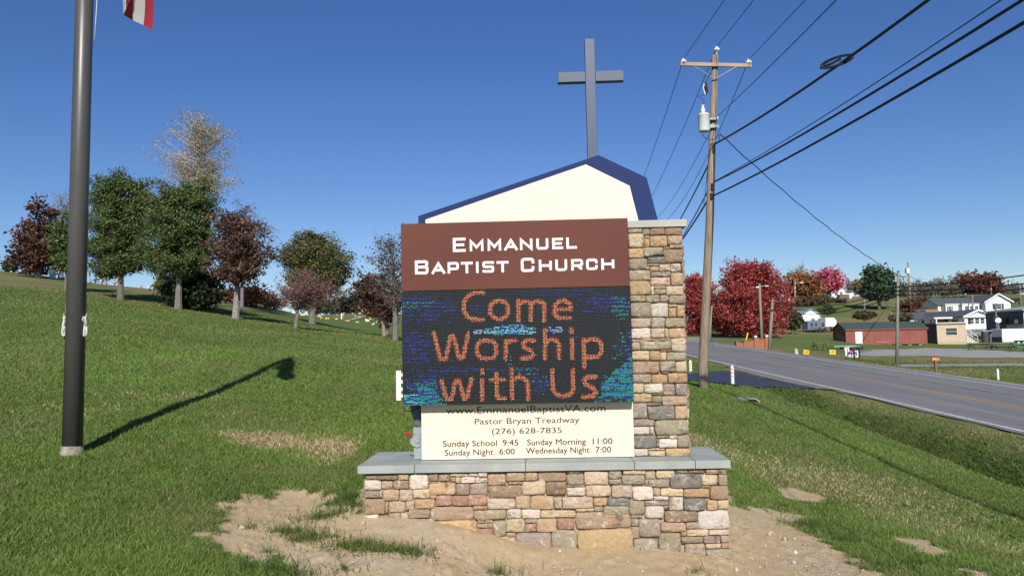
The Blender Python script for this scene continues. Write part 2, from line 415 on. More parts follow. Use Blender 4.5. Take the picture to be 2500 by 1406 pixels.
hgt = (.024+.030*rng.random(nb))*(.55+.9*clump)*(1+.020*r_)
lush = _sm(8.8,9.6,bx)*(1-_sm(10.4,11.4,bx))*(by<32); hgt *= 1+1.3*lush
tall = rng.random(nb)<.012; hgt[tall]*=1.8
wid = .0022*(1+r_/4.6)*rng.uniform(.7,1.3,nb)
az = rng.uniform(0,2*PI,nb); lean = rng.uniform(.35,1.3,nb); la = rng.uniform(0,2*PI,nb)
tx = np.cos(la)*np.sin(lean)*hgt; ty = np.sin(la)*np.sin(lean)*hgt; tz = np.cos(lean)*hgt
V = np.empty((nb,3,3))
V[:,0] = np.stack([bx-np.cos(az)*wid, by-np.sin(az)*wid, bz],-1)
V[:,1] = np.stack([bx+np.cos(az)*wid, by+np.sin(az)*wid, bz],-1)
V[:,2] = np.stack([bx+tx, by+ty, bz+tz],-1)
patch = fbm(bx*.45,by*.45,4,80); k1 = rng.random(nb)[:,None]
cA = np.array([.095,.165,.026]); cB = np.array([.195,.265,.062])
C_ = cA*(1-k1)+cB*k1
C_ = C_*(.70+.60*patch[:,None])*(1+.35*(fbm(bx*.12,by*.12,3,88)[:,None]-.5))
C_ = C_*(1-.0*k1)
pz = _sm(.5,.7,fbm(bx*1.1,by*1.1,3,83))[:,None]
C_ = C_*(1-pz*.5)+np.array([.20,.21,.075])*pz*.5
yd = (rng.random(nb) < np.where(r_<14, np.clip(ym*1.2-.12,0,.93), ym*.45)+.006)[:,None]
C_ = np.where(yd, np.where((r_<14)[:,None], np.array([.58,.48,.26]), np.array([.40,.34,.17]))*rng.uniform(.5,1.15,(nb,1)), C_)
C_ = C_*(1-.45*lush[:,None]); far = _sm(15,60,r_)[:,None]
C_ = C_*(1-far*.12)
F3 = np.arange(nb*3).reshape(nb,3)
lg = np_mesh('lawn_grass', V.reshape(-1,3), F3, M_grassblade, np.repeat(C_,3,0))
tag(lg, 'short green lawn grass growing over the hillside', 'grass', None, 'stuff')
del V, C_, F3

# weeds, straw and pebbles in the bare soil
def blades_at(name, pl, n, hmin, hmax, wd, cols, label):
    vs_=[]; cs=[]
    for p,r,dn in pl:
        for i in range(int(n*dn*r/.2)):
            a = random.uniform(0,2*PI); q = abs(random.gauss(0,.5))*r
            x = p.x+math.cos(a)*q*1.5; y = p.y+math.sin(a)*q
            z = Hs(x,y)-.01 if i%12==0 else vs_z
            vs_z = z
            h = random.uniform(hmin,hmax); l = random.uniform(.1,1.2); la_ = random.uniform(0,2*PI); aw = random.uniform(0,2*PI)
            dx,dy = math.cos(aw)*wd, math.sin(aw)*wd
            vs_ += [(x-dx,y-dy,z),(x+dx,y+dy,z),(x+math.cos(la_)*math.sin(l)*h, y+math.sin(la_)*math.sin(l)*h, z+math.cos(l)*h)]
            c = random.choice(cols); f = random.uniform(.7,1.3); cs += [[c[0]*f,c[1]*f,c[2]*f]]*3
    o = np_mesh(name, np.array(vs_), np.arange(len(vs_)).reshape(-1,3), M_grassblade, np.array(cs))
    tag(o, label, 'weeds', None, 'stuff')
blades_at('weeds', WEEDP, 330, .03, .11, .0032, [(.07,.12,.025),(.10,.15,.04),(.20,.19,.08)], 'scruffy grass tufts sprouting from the bare soil')
edge = [(gpx(x,y),.22,.45) for x,y in [(860,1215),(875,1235),(845,1222),(560,1212),(600,1385),(660,1395),(720,1402),(2150,1385),(2060,1320),(1990,1290),(2250,1380),(2020,1250),(1900,1235)]]
blades_at('edge_grass', edge, 260, .05, .13, .0036, [(.06,.11,.022),(.09,.14,.035),(.05,.08,.02)], 'longer grass hanging over the edges of the bare soil')
nP = 11000
pxs = rng.uniform(-2.2,4.4,nP*2); pys = rng.uniform(4.9,7.9,nP*2)
dmk,_,_ = masks(pxs,pys); ok = (dmk>.6)&(rng.random(nP*2)<.35+.65*(pxs>1.2)) & ~((pxs>-1.22)&(pxs<1.78)&(pys>6.58)&(pys<7.4))
pxs,pys = pxs[ok],pys[ok]; n0 = len(pxs)
sz = .003+.008*rng.random(n0)**4; bigp = rng.random(n0)<.006; sz[bigp] = rng.uniform(.014,.035,bigp.sum())
hz = H(pxs,pys)+ ((fbm(pxs*13,pys*13,4,50)-.5)*.018+(fbm(pxs*2.5,pys*2.5,3,51)-.5)*.01+np.maximum(fbm(pxs*18,pys*18,2,52)-.62,0)*.10-.015)
octv = np.array([(1,0,0),(0,1,0),(-1,0,0),(0,-1,0),(0,0,1),(0,0,-1)],float)
PV = octv[None]*sz[:,None,None]*rng.uniform(.6,1.3,(n0,6,1)) + np.stack([pxs,pys,hz+sz*.3],-1)[:,None]
of = np.array([(0,1,4),(1,2,4),(2,3,4),(3,0,4),(1,0,5),(2,1,5),(3,2,5),(0,3,5)])
PF = (of[None]+np.arange(n0)[:,None,None]*6).reshape(-1,3)
pc = np.where((rng.random(n0)<.35)[:,None], np.array([.52,.47,.40]), np.array([.42,.33,.22]))*rng.uniform(.6,1.15,(n0,1))
M_peb = leafmat('pebble', .9, 0.0)
ncl = 520; cpx = np.array([gpx(a_,b_)[:2] for a_,b_ in zip(rng.choice([1200,1260,1120,1300,1380,1960,1900,900,860,2040,1060],ncl)+rng.normal(0,45,ncl), rng.choice([1318,1335,1345,1310,1385],ncl)+rng.normal(0,12,ncl))])
dk,_,_ = masks(cpx[:,0],cpx[:,1]); cpx = cpx[(dk>.7)&(cpx[:,1]<6.62)]; ncl = len(cpx)
cs_ = rng.uniform(.003,.010,ncl)*(1+1.2*(rng.random(ncl)<.06)); cz3 = H(cpx[:,0],cpx[:,1])-.004
sph = np.array([(math.cos(a)*math.cos(e),math.sin(a)*math.cos(e),math.sin(e)) for e in (-.6,.35) for a in np.arange(6)*PI/3+(.5 if e>0 else 0)]+[(0,0,1)])
sf = [(i,(i+1)%6,6+i) for i in range(6)]+[((i+1)%6,6+(i+1)%6,6+i) for i in range(6)]+[(6+i,6+(i+1)%6,12) for i in range(6)]
CV = sph[None]*cs_[:,None,None]*rng.uniform(.7,1.3,(ncl,13,1))*np.array([1.2,1,.75])+np.stack([cpx[:,0],cpx[:,1],cz3+cs_*.4],-1)[:,None]
CF = (np.array(sf)[None]+np.arange(ncl)[:,None,None]*13).reshape(-1,3)
cc_ = np.array([.46,.33,.20])*rng.uniform(.7,1.15,(ncl,1))
tag(np_mesh('soil_clods', CV.reshape(-1,3), CF, M_peb, np.repeat(cc_,13,0)), 'crumbled soil clods heaped along the foot of the stone base', 'soil clods', None, 'stuff')
tag(np_mesh('gravel_pebbles', PV.reshape(-1,3), PF, M_peb, np.repeat(pc,6,0)), 'loose pebbles scattered on the bare soil before the sign', 'pebbles', None, 'stuff')

# ------------------------------------------------------------------ road
def strip(name, x0, x1, y0, y1, lift, material, nx=1, wob=0, kind='structure', parent=None, label=None):
    ys = np.concatenate([np.arange(y0, min(60,y1), 1.0), np.arange(60, y1+.1, 4.0)]) if y1>60 else np.arange(y0,y1+.1,1.0)
    xs = np.linspace(0,1,nx+1)
    jl = (fbm(ys*.7,ys*0+3,3,90)-.5)*wob; jr = (fbm(ys*.7,ys*0+9,3,91)-.5)*wob
    X = (x0+jl)[:,None]*(1-xs)+(x1+jr)[:,None]*xs if wob else np.broadcast_to(x0*(1-xs)+x1*xs,(len(ys),nx+1))
    Y = np.broadcast_to(ys[:,None], X.shape); Z = road_z(Y)+lift
    Z = np.where(Y>150, np.maximum(Z, 0)*1.0, Z)
    i = np.arange(X.size).reshape(X.shape)
    f = np.stack([i[:-1,:-1],i[:-1,1:],i[1:,1:],i[1:,:-1]],-1).reshape(-1,4)
    o = np_mesh(name, np.stack([X,Y,Z],-1).reshape(-1,3), f, material, None, parent=parent)
    if kind: o['kind'] = kind
    if label: o['label'] = label
    return o
def asphalt(name, a, b_, scale):
    m = mat(name, a, .85, col2=b_, scale=scale, bump=.25, bscale=60, stretch=(1,.12,1))
    return m
M_road = asphalt('asphalt', (.195,.190,.185),(.150,.148,.148),.8)
road = strip('road', RX0+.15, RX1, -30, 170, .0, M_road, 8, .22, label='grey two lane road running uphill')
M_wl = mat('white_road_paint',(.62,.62,.60),.7,col2=(.36,.36,.36),scale=7)
M_yl = mat('yellow_road_paint',(.52,.27,.06),.7,col2=(.28,.19,.09),scale=6)
M_yl2 = mat('pale_road_paint',(.36,.30,.20),.7,col2=(.20,.18,.15),scale=5)
strip('edge_line', 12.28,12.42,-30,165,.005,M_wl,1)
strip('center_line', 15.02,15.16,-30,165,.005,M_yl,1)
strip('center_line', 17.04,17.12,-30,165,.005,M_yl2,1)
strip('edge_line', 18.60,18.72,-30,165,.005,M_wl,1)
# worn tyre tracks are part of the asphalt; darker lanes
M_patch = mat('dark_tyre_wear',(.145,.143,.146),.8,col2=(.18,.178,.176),scale=1.2,stretch=(1,.1,1))
strip('tyre_wear', 12.9,13.5,-30,150,.0025,M_patch,1,.3); strip('tyre_wear', 14.0,14.6,-30,150,.0025,M_patch,1,.3)
strip('tyre_wear', 15.6,16.4,-30,150,.0025,M_patch,1,.3)
M_crack = mat('tar_crack',(.095,.095,.095),.8)
strip('tar_seam', 16.9,16.912,-20,120,.0035,M_crack,1,.35)
# fresh dark asphalt driveway, draped on the ground
def drape(name, poly, material, lift, step=.5, label=None):
    poly = poly.copy(); poly[:,0] = np.minimum(poly[:,0], 12.24)
    x0,y0 = poly.min(0); x1,y1 = poly.max(0)
    xs = np.arange(x0,x1+step,step); ys = np.arange(y0,y1+step,step); X,Y = np.meshgrid(xs,ys)
    import bmesh
    bm = bmesh.new(); vv = [bm.verts.new((p[0],p[1],0)) for p in poly]; f = bm.faces.new(vv)
    if f.normal.z < 0 or True: f.normal_update()
    for x in xs[1:-1]: bmesh.ops.bisect_plane(bm, geom=bm.verts[:]+bm.edges[:]+bm.faces[:], plane_co=(x,0,0), plane_no=(1,0,0))
    for y in ys[1:-1]: bmesh.ops.bisect_plane(bm, geom=bm.verts[:]+bm.edges[:]+bm.faces[:], plane_co=(0,y,0), plane_no=(0,1,0))
    bmesh.ops.triangulate(bm, faces=bm.faces[:])
    P = np.array([v.co[:] for v in bm.verts]); Z = H(P[:,0],P[:,1])
    inroad = (P[:,0]>RX0-.5)
    Z = np.where(inroad, np.maximum(Z, road_z(P[:,1])-.02), Z)
    for v,z in zip(bm.verts,Z): v.co.z = z+lift
    for f in bm.faces:
        f.normal_update()
        if f.normal.z<0: f.normal_flip()
    me = bpy.data.meshes.new(name); bm.to_mesh(me); bm.free(); me.materials.append(material)
    o = link(bpy.data.objects.new(name, me)); o['kind']='structure'
    if label: o['label']=label
    return o
M_drive = mat('fresh_asphalt',(.030,.032,.046),.6,col2=(.042,.043,.058),scale=2,bump=.2,bscale=50)
drape('driveway', P_drive, M_drive, .045, 1.0, 'fresh dark asphalt driveway joining the road')
M_apron = mat('worn_asphalt',(.20,.185,.17),.9,col2=(.16,.15,.14),scale=1.5,bump=.2)
P_apron = poly_world([(1765,893),(1790,903),(1875,925),(1990,950),(2100,955),(2150,960),(2060,942),(1950,924),(1850,908)])
drape('road_shoulder', P_apron, M_apron, .04, 1.0, 'worn shoulder between driveway and white edge line')

# ------------------------------------------------------------------ the church sign
M_bluestone = mat('bluestone',(.36,.375,.345),.7,col2=(.27,.29,.275),scale=3.4,bump=.12,bscale=30)
M_capgrey = mat('pale_capstone',(.43,.43,.37),.75,col2=(.35,.35,.31),scale=3,bump=.12,bscale=30)
M_cream = mat('cream_panel',(.71,.665,.51),.5,col2=(.665,.62,.47),scale=1.3)
M_brown = mat('brown_panel',(.135,.050,.037),.55,col2=(.118,.042,.031),scale=.9,spec=.12)
M_navy = mat('navy_fascia',(.018,.032,.115),.6,spec=.12)
M_cross = mat('steel_blue_paint',(.055,.078,.135),.45,spec=.35,noise=.08,scale=2)
M_white = mat('white_paint',(.80,.80,.78),.5)
M_letterbrown = mat('brown_lettering',(.085,.022,.008),.7)
M_black = mat('black_plastic',(.012,.012,.014),.5)
M_mortar = mat('mortar',(.36,.27,.17),.95,noise=.2,scale=20,bump=.5,bscale=60)
M_galv = mat('galvanised_box',(.27,.31,.31),.5,metal=.2,noise=.08,scale=6)
M_bracket = mat('grey_blue_steel',(.10,.12,.16),.45,metal=.3)
M_red = mat('red_plastic',(.55,.02,.03),.4)
AN = math.radians(2.0)
UX = Vector((math.cos(AN),-math.sin(AN),0)); NX = Vector((math.sin(AN),math.cos(AN),0))
SO = px(1334,1338,6.6); SO.z = 0.0            # origin of the sign on the ground plane, front face of the base
def sl(x, y, wd=0.0):
    """local (u, z) on the sign plane wd metres behind the stone face, for a photo pixel"""
    d = RM @ Vector(((x-CX)/F, -(y-CY)/F, -1)); o = Vector((0,0,EYE))
    k = ((SO+NX*wd)-o).dot(NX)/d.dot(NX); p = o+d*k-SO
    return p.dot(UX), p.z
sign = empty('church_sign', SO, -AN, 'stone based church sign with brown name panel, lit message screen and tall steel cross', 'church sign')

STC = {'w':(.68,.61,.52),'c':(.60,.48,.33),'t':(.46,.35,.24),'o':(.52,.36,.21),'b':(.34,.24,.16),'g':(.36,.31,.225),'d':(.23,.22,.20),
       'r':(.42,.24,.18),'p':(.57,.45,.35),'k':(.36,.295,.24),'n':(.42,.30,.21),'Y':(.58,.41,.22)}
def stone_obj(u0,u1,z0,z1,col,parent,axis='front',depth=0.0,th=.05):
    """rounded rough stone; front face centre at depth; axis: front, left, right"""
    cu,cz = (u0+u1)/2,(z0+z1)/2; hu,hz = (u1-u0)/2-.0022,(z1-z0)/2-.0022
    hu = max(hu,.008); hz = max(hz,.006)
    n = 20; vs_=[]; proud = random.uniform(-.006,.015)
    ex = random.uniform(7,22)
    outl=[]
    tilt=random.uniform(-.05,.05)
    cj = [(random.uniform(-.06,.06),random.uniform(-.07,.07)) for _ in range(4)]
    for i in range(n):
        a = 2*PI*(i+.5)/n
        # equalise points along the rectangle
        c_,s_ = math.cos(a),math.sin(a)
        k = (abs(c_)**ex+abs(s_)**ex)**(-1/ex)
        q = int((a/(PI/2)))%4
        jx = 1+cj[q][0]*abs(s_)+random.uniform(-.035,.02); jz = 1+cj[q][1]*abs(c_)+random.uniform(-.06,.03)
        outl.append((c_*k*hu*jx, s_*k*hz*(jz+tilt*c_)))
    bv = min(.0055, hz*.3, hu*.3)
    rings = [(0,.045),( 0,.006),(bv*.55,-.006),(bv*1.6,-.013)]
    for ins,dp in rings:
        for (a,b) in outl:
            l = math.hypot(a,b); f = max(0,1-ins/max(min(abs(hu),abs(hz)),1e-3)) if ins else 1
            fa = 1-ins/hu; fb = 1-ins/hz
            j = random.uniform(-.004,.005) if dp<0 else 0
            vs_.append((a*max(fa,.1), dp-proud*(dp<.04)+j, b*max(fb,.1)))
    for (a,b) in outl:
        vs_.append((a*.5+random.uniform(-.1,.1)*hu*.3, -.014-proud+random.uniform(-.011,.009), b*.5))
    nR = 5
    fs=[]
    for r in range(nR-1):
        for i in range(n):
            j=(i+1)%n; fs.append((r*n+i, r*n+j, (r+1)*n+j, (r+1)*n+i))
    vs_.append((0,-.017-proud+random.uniform(-.004,.004),0)); c0=len(vs_)-1
    for i in range(n): fs.append(((nR-1)*n+i,(nR-1)*n+(i+1)%n,c0))
    mb = MB(); mb.add(vs_,fs)
    o = mb.build('stone', M_stone, parent, smooth=True)
    c = STC[col]; f = random.uniform(.88,1.12)
    o.color = (c[0]*f*random.uniform(.96,1.04), c[1]*f, c[2]*f*random.uniform(.94,1.05), 1)
    if axis=='front': o.location=(cu,depth,cz)
    elif axis=='left': o.rotation_euler=(0,0,-PI/2); o.location=(depth,cu,cz)
    else: o.rotation_euler=(0,0,PI/2); o.location=(depth,cu,cz)
    return o
def auto_stones(a0,a1,z0,z1,parent,axis,depth,rowh=.10):
    z=z0
    while z<z1-.02:
        h=min(random.uniform(.6,1.4)*rowh,z1-z)
        if z1-z-h<.03: h=z1-z
        a=a0
        while a<a1-.02:
            w_=min(random.uniform(.10,.24),a1-a)
            if a1-a-w_<.05: w_=a1-a
            stone_obj(a,a+w_,z,z+h,random.choice('wcttobbgggprnkk'),parent,axis,depth); a+=w_
        z+=h
# pixel boxes (5x enlargements): left half of the base, right half, pillar top, pillar bottom
B1 = """140,345,265,388,b 268,345,480,392,b 485,330,595,392,t 600,325,800,490,w 803,330,905,405,b 910,325,1028,410,b 1032,315,1222,360,c 1228,312,1325,358,w 1328,305,1422,362,w 1425,330,1615,448,n 1622,310,1815,405,n 1820,308,1950,400,o 1955,300,2252,408,b
130,395,305,500,w 310,400,425,488,t 430,395,595,488,b 803,408,905,425,c 1035,365,1088,410,t 1092,365,1140,425,c 1145,362,1295,425,w 1300,365,1422,425,w 1640,408,1790,440,o 803,418,1085,550,o 1090,430,1235,548,k 1240,425,1425,548,k 1430,450,1780,580,b 1790,402,2035,548,c 2040,412,2252,545,b
130,505,290,578,k 292,502,316,575,c 318,492,495,612,o 500,492,638,612,p 642,492,818,588,c 822,552,890,590,t 130,590,345,755,n 348,620,380,745,t 382,618,560,738,t 565,610,655,705,t 660,595,870,695,o 882,555,1052,662,r 1058,560,1220,665,r 1215,545,1420,665,r 1280,668,1425,702,o 1425,585,1715,700,p 1722,555,1872,692,t 1878,558,2125,705,o
128,758,275,882,w 278,765,390,900,b 392,742,508,825,t 395,828,505,875,k 512,738,590,850,c 595,700,820,792,g 825,670,1275,818,t 1278,705,1620,812,g 1625,698,1780,795,w 1785,702,1978,800,w 1982,712,2349,788,c 500,800,865,960,t 868,818,1315,1000,Y 1318,815,1390,848,t 1395,812,1475,845,c 1320,850,1478,895,t 1305,898,1480,995,r 1485,820,1620,985,g 1622,798,1815,940,c 1820,804,1945,850,k 1818,852,1940,938,r 1940,795,2152,938,t
1400,990,1720,1060,c 1625,945,1720,988,t 1725,945,2089,1140,k 500,965,860,1060,g 870,1005,1295,1080,t 130,890,270,960,t 280,905,495,980,k 1740,1142,2080,1200,g 1300,1062,1715,1150,t"""
B2 = """232,298,410,322,p 232,328,410,440,g 415,298,668,440,p 672,288,808,380,g 818,280,1055,335,c 1058,282,1165,382,c 1170,282,1372,378,c 1378,275,1505,322,g 1508,275,1688,322,n 1695,275,1900,330,t 232,443,425,465,o 232,468,425,560,w 672,385,805,438,k 810,338,1050,440,g 1055,385,1088,455,t 1090,385,1312,470,k 1318,325,1642,480,d 1648,336,1820,448,c 1825,334,1920,448,g 430,445,698,565,c 702,448,920,575,p 925,458,1140,602,w 1145,475,1215,560,t 1220,475,1460,565,c 1465,482,1732,578,o 1650,452,1735,478,g 1740,452,1932,598,n
100,572,180,690,p 185,570,508,690,p 512,578,655,662,o 662,580,885,665,d 888,605,1052,760,g 1055,612,1300,662,n 1145,563,1300,608,w 1305,570,1455,712,w 1460,585,1692,710,d 1705,602,1815,708,o 1818,602,1938,705,c 325,692,515,724,c 520,666,612,724,g 615,668,880,760,g 1058,665,1252,795,w 1255,668,1303,712,c 1258,716,1605,832,b 1612,712,1945,910,w
130,793,312,908,r 318,728,905,900,n 908,765,1030,798,g 908,800,985,878,g 990,800,1218,990,k 1222,836,1485,938,n 1488,838,1645,908,g 70,915,340,1140,g 345,905,930,1165,Y 908,882,996,1005,n 932,1008,1190,1155,g 1195,945,1430,1162,g 1435,942,1490,980,o 1492,912,1722,980,c 1725,915,1940,972,p 1438,985,1668,1055,g 1672,978,1848,1058,k 1852,975,1940,1050,t 1475,1060,1692,1205,k 1695,1062,1855,1115,c 1860,1055,1940,1115,n 1700,1120,1975,1240,g
70,1145,400,1240,t 405,1170,925,1260,g 930,1160,1470,1250,b"""
PA = """148,168,295,218,p 299,165,382,242,k 385,162,538,240,b 541,158,728,240,b 150,222,316,375,c 320,278,378,370,o 328,245,378,274,c 380,246,565,362,o 570,246,728,338,t 592,342,728,383,t 532,366,590,388,c 152,380,313,485,o 318,368,528,465,g 530,390,728,532,b 154,490,352,605,k 358,470,568,545,d 570,535,600,560,t 356,548,480,568,c 335,572,385,612,c 388,572,475,628,c 478,552,598,628,c 602,540,715,635,w 718,540,735,635,g 158,610,385,725,g 388,632,602,686,k 392,690,600,780,p 604,640,738,780,t 160,730,390,880,o 425,782,550,815,p 425,818,548,875,g 393,785,422,878,w 552,785,740,880,c 164,885,333,955,g 336,882,484,960,g 487,880,582,958,k 585,885,745,975,g 168,962,388,1120,g 390,965,578,1112,w 582,1012,665,1118,o 582,980,665,1010,c 668,985,748,1118,o 172,1128,388,1230,p 392,1120,538,1230,g 543,1126,752,1228,g 176,1235,388,1350,w 392,1235,538,1338,p 542,1238,577,1335,c 580,1235,760,1340,o 176,1358,278,1385,t 282,1345,605,1376,o 608,1345,765,1372,p"""
PB = """52,42,148,155,p 150,28,488,155,g 492,25,655,172,p 52,165,250,270,c 254,165,370,270,o 375,178,440,272,c 375,155,488,175,r 444,180,657,275,g 58,280,364,415,n 368,278,540,395,g 543,282,665,402,c 390,398,455,420,r 62,422,272,520,g 275,428,450,525,o 455,408,670,518,o 64,524,188,628,c 192,530,398,628,w 402,530,534,655,k 538,524,672,660,k 280,632,400,655,g 66,632,280,735,o 283,660,386,738,g 390,664,672,768,t 68,742,225,912,k 230,742,378,768,g 232,772,530,925,d 534,772,674,922,o 70,920,308,1000,g 312,928,686,1092,g 74,1006,255,1090,w 258,1002,295,1088,w 78,1098,330,1238,d 335,1100,460,1128,n 468,1098,555,1132,w 560,1098,696,1230,k 355,1138,556,1235,w 333,1135,352,1225,c 80,1245,235,1330,w 240,1270,425,1332,c 240,1242,420,1266,c 430,1242,704,1332,o"""
base_top = sl(1330,1149,0)[1]
bl = sl(889,1200)[0]; br = sl(1780,1280)[0]
sb = MB().box(bl+.02,br-.02,.022,.74,-.45,base_top+.01).build('stone_base', M_mortar, sign)
def put_stones(txt, ox, oy, sc, wd, parent, clampu=None):
    for q in txt.split():
        a,b,c,d,k = q.split(','); x0,y0,x1,y1 = ox+float(a)*sc, oy+float(b)*sc, ox+float(c)*sc, oy+float(d)*sc
        xm,ym = (x0+x1)/2,(y0+y1)/2
        u0 = sl(x0,ym,wd)[0]; u1 = sl(x1,ym,wd)[0]; zt = sl(xm,y0,wd)[1]; zb = sl(xm,y1,wd)[1]
        e = .0035
        if clampu: u0 = max(u0,clampu[0]); u1 = min(u1,clampu[1])
        if u1-u0 > .012: stone_obj(u0-e,u1+e,zb-e,zt+e,k,parent,'front',wd)
put_stones(B1,860,1080,480/2070,0,sb); put_stones(B2,1330,1080,480/2070,0,sb)
auto_stones(.03,.72,.0,base_top-.01,sb,'left',bl+.012,.11); auto_stones(.03,.72,-.2,base_top-.01,sb,'right',br-.012,.12)
# cap slabs
cf = -.045; ct = sl(1330,1131,cf)[1]
xe = [sl(872,1150,cf)[0], sl(1012,1150,cf)[0], sl(1283,1145,cf)[0], sl(1549,1140,cf)[0], sl(1698,1136,cf)[0], sl(1784.5,1132,cf)[0]]
ctop = sl(1330,1130.5,cf)[1]; cbot = sl(1330,1149.5,cf)[1]
for i in range(5):
    o = MB().box(xe[i]+.002,xe[i+1]-.002,cf,.80,cbot,ctop+.0004*i).build('cap_slab', M_bluestone, sign, bevel=.003)
# pillar
WP = .235
pu0 = sl(1520,900,WP)[0]; pu1 = sl(1675,830,WP)[0]
pct = sl(1605,537,WP-.03)[1]; pcb = sl(1605,554.5,WP-.03)[1]
pil = MB().box(pu0,pu1-.012,WP+.022,WP+.44,ctop+.001,pcb+.01).build('stone_pillar', M_mortar, sign)
put_stones(PA,1500,520,220/967,WP,pil,(pu0,pu1+.004)); put_stones(PB,1530,820,200/907,WP,pil,(pu0,pu1+.004))
auto_stones(WP+.02,WP+.43,ctop+.01,pcb-.005,pil,'right',pu1-.012,.11)
MB().box(sl(1527,545,WP-.03)[0],sl(1677.5,545,WP-.03)[0],WP-.03,WP+.48,pcb,pct).build('pillar_cap', M_capgrey, sign, bevel=.004)
# info panel
WI = .205
iu0,iu1 = sl(1029,1060,WI)[0], sl(1547.5,1060,WI)[0]; izb = sl(1288,1120,WI)[1]; 
WN = WI-.105
nzt = sl(1257,539.5,WN)[1]; nzb = sl(1259,705.5,WN)[1]; lzb = sl(1264,985.5,WN)[1]
nu0,nu1 = sl(979.5,630,WN)[0], sl(1535,620,WN)[0]
lu0,lu1 = sl(982,850,WN)[0], sl(1543,840,WN)[0]
info = MB().box(iu0,iu1,WI,WI+.30,izb+.006,lzb+.10).build('info_panel', M_cream, sign, bevel=.002)
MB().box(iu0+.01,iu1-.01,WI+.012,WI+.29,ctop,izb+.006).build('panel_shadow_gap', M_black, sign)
namep = MB().box(nu0,nu1,WN,WN+.40,nzb+.004,nzt).build('name_panel', M_brown, sign, bevel=.002)
scr = MB().box(lu0,lu1,WN-.002,WN+.40,lzb,nzb).build('message_screen', mat('screen_louvres',(.010,.011,.012),.8,spec=.2), sign)

# --- name letters, drawn as square strokes
def arc(cx,cy,r,a0,a1,n=4): return [(cx+r*math.cos(math.radians(a0+(a1-a0)*i/n)), cy+r*math.sin(math.radians(a0+(a1-a0)*i/n))) for i in range(n+1)]
G = {
 'E':[[(1,1),(0,1),(0,0),(1,0)],[(0,.5),(.86,.5)]],
 'M':[[(0,0),(0,1),(.5,.30),(1,1),(1,0)]],
 'A':[[(0,0),(.5,1),(1,0)],[(.18,.28),(.82,.28)]],
 'N':[[(0,0),(0,1),(1,0),(1,1)]],
 'U':[[(0,1)]+arc(.2,.2,.2,180,270)+arc(.8,.2,.2,270,360)+[(1,1)]],
 'L':[[(0,1),(0,0),(1,0)]],
 'B':[[(0,0),(0,1)]+arc(.82,.84,.16,90,0)+arc(.80,.66,.14,0,-60,3)+[(.8,.52)],[(.0,.52),(.84,.52)]+arc(.82,.38,.18,60,0,3)+arc(.82,.16,.18,0,-90)+[(0,0)]],
 'P':[[(0,0),(0,1)]+arc(.82,.82,.18,90,0)+arc(.82,.56,.18,0,-90)+[(0,.38)]],
 'T':[[(0,1),(1,1)],[(.5,1),(.5,0)]],
 'I':[[(.5,0),(.5,1)]],
 'S':[[(1,.97),(.9,1)]+arc(.13,.87,.13,90,180)+arc(.13,.65,.13,180,270)+arc(.87,.39,.13,90,0)+arc(.87,.13,.13,0,-90)+[(.1,0),(0,.03)]],
 'C':[[(1,.74)]+arc(.82,.82,.18,0,90)+arc(.18,.82,.18,90,180)+arc(.18,.18,.18,180,270)+arc(.82,.18,.18,270,360)+[(1,.26)]],
 'H':[[(0,0),(0,1)],[(1,0),(1,1)],[(0,.5),(1,.5)]],
 'R':[[(0,0),(0,1)]+arc(.82,.82,.18,90,0)+arc(.82,.60,.18,0,-90)+[(0,.42)],[(.52,.42),(1,0)]],
}
def stroke_mesh(mb, pl, hw, y0, y1):
    P=[Vector((a,b)) for a,b in pl]
    Q=[P[0]]
    for p in P[1:]:
        if (p-Q[-1]).length>1e-5: Q.append(p)
    P=Q; n=len(P); L_=[];R_=[]
    for i in range(n):
        if i==0: d=(P[1]-P[0]).normalized(); nn=Vector((-d.y,d.x)); k=1
        elif i==n-1: d=(P[-1]-P[-2]).normalized(); nn=Vector((-d.y,d.x)); k=1
        else:
            d1=(P[i]-P[i-1]).normalized(); d2=(P[i+1]-P[i]).normalized(); t=(d1+d2)
            if t.length<1e-4: t=d1
            t.normalize(); nn=Vector((-t.y,t.x)); k=1/max(.45,nn.dot(Vector((-d1.y,d1.x))))
        L_.append(P[i]+nn*hw*k); R_.append(P[i]-nn*hw*k)
    vs_=[(p.x,y0,p.y) for p in L_]+[(p.x,y0,p.y) for p in R_]+[(p.x,y1,p.y) for p in L_]+[(p.x,y1,p.y) for p in R_]
    fs=[]
    for i in range(n-1):
        fs+=[(i,n+i,n+i+1,i+1),(2*n+i,i,i+1,2*n+i+1),(n+i,3*n+i,3*n+i+1,n+i+1)]
    fs+=[(0,2*n,3*n,n),(n-1,2*n-1,4*n-1,3*n-1)]
    mb.add(vs_,fs)
LET = [('E',597,725,250,390,1),('M',765,903,270,382,0),('M',945,1080,265,378,0),('A',1110,1245,262,375,0),('N',1268,1393,257,370,0),('U',1432,1552,255,367,0),('E',1590,1700,250,362,0),('L',1732,1837,245,358,0),
 ('B',218,353,475,613,1),('A',385,520,495,610,0),('P',545,658,492,605,0),('T',678,797,490,603,0),('I',815,868,488,600,0),('S',893,1010,483,597,0),('T',1035,1155,482,595,0),
 ('C',1277,1412,450,590,1),('H',1457,1587,468,585,0),('U',1622,1740,465,580,0),('R',1780,1900,462,575,0),('C',1930,2045,458,570,0),('H',2082,2212,455,567,0)]
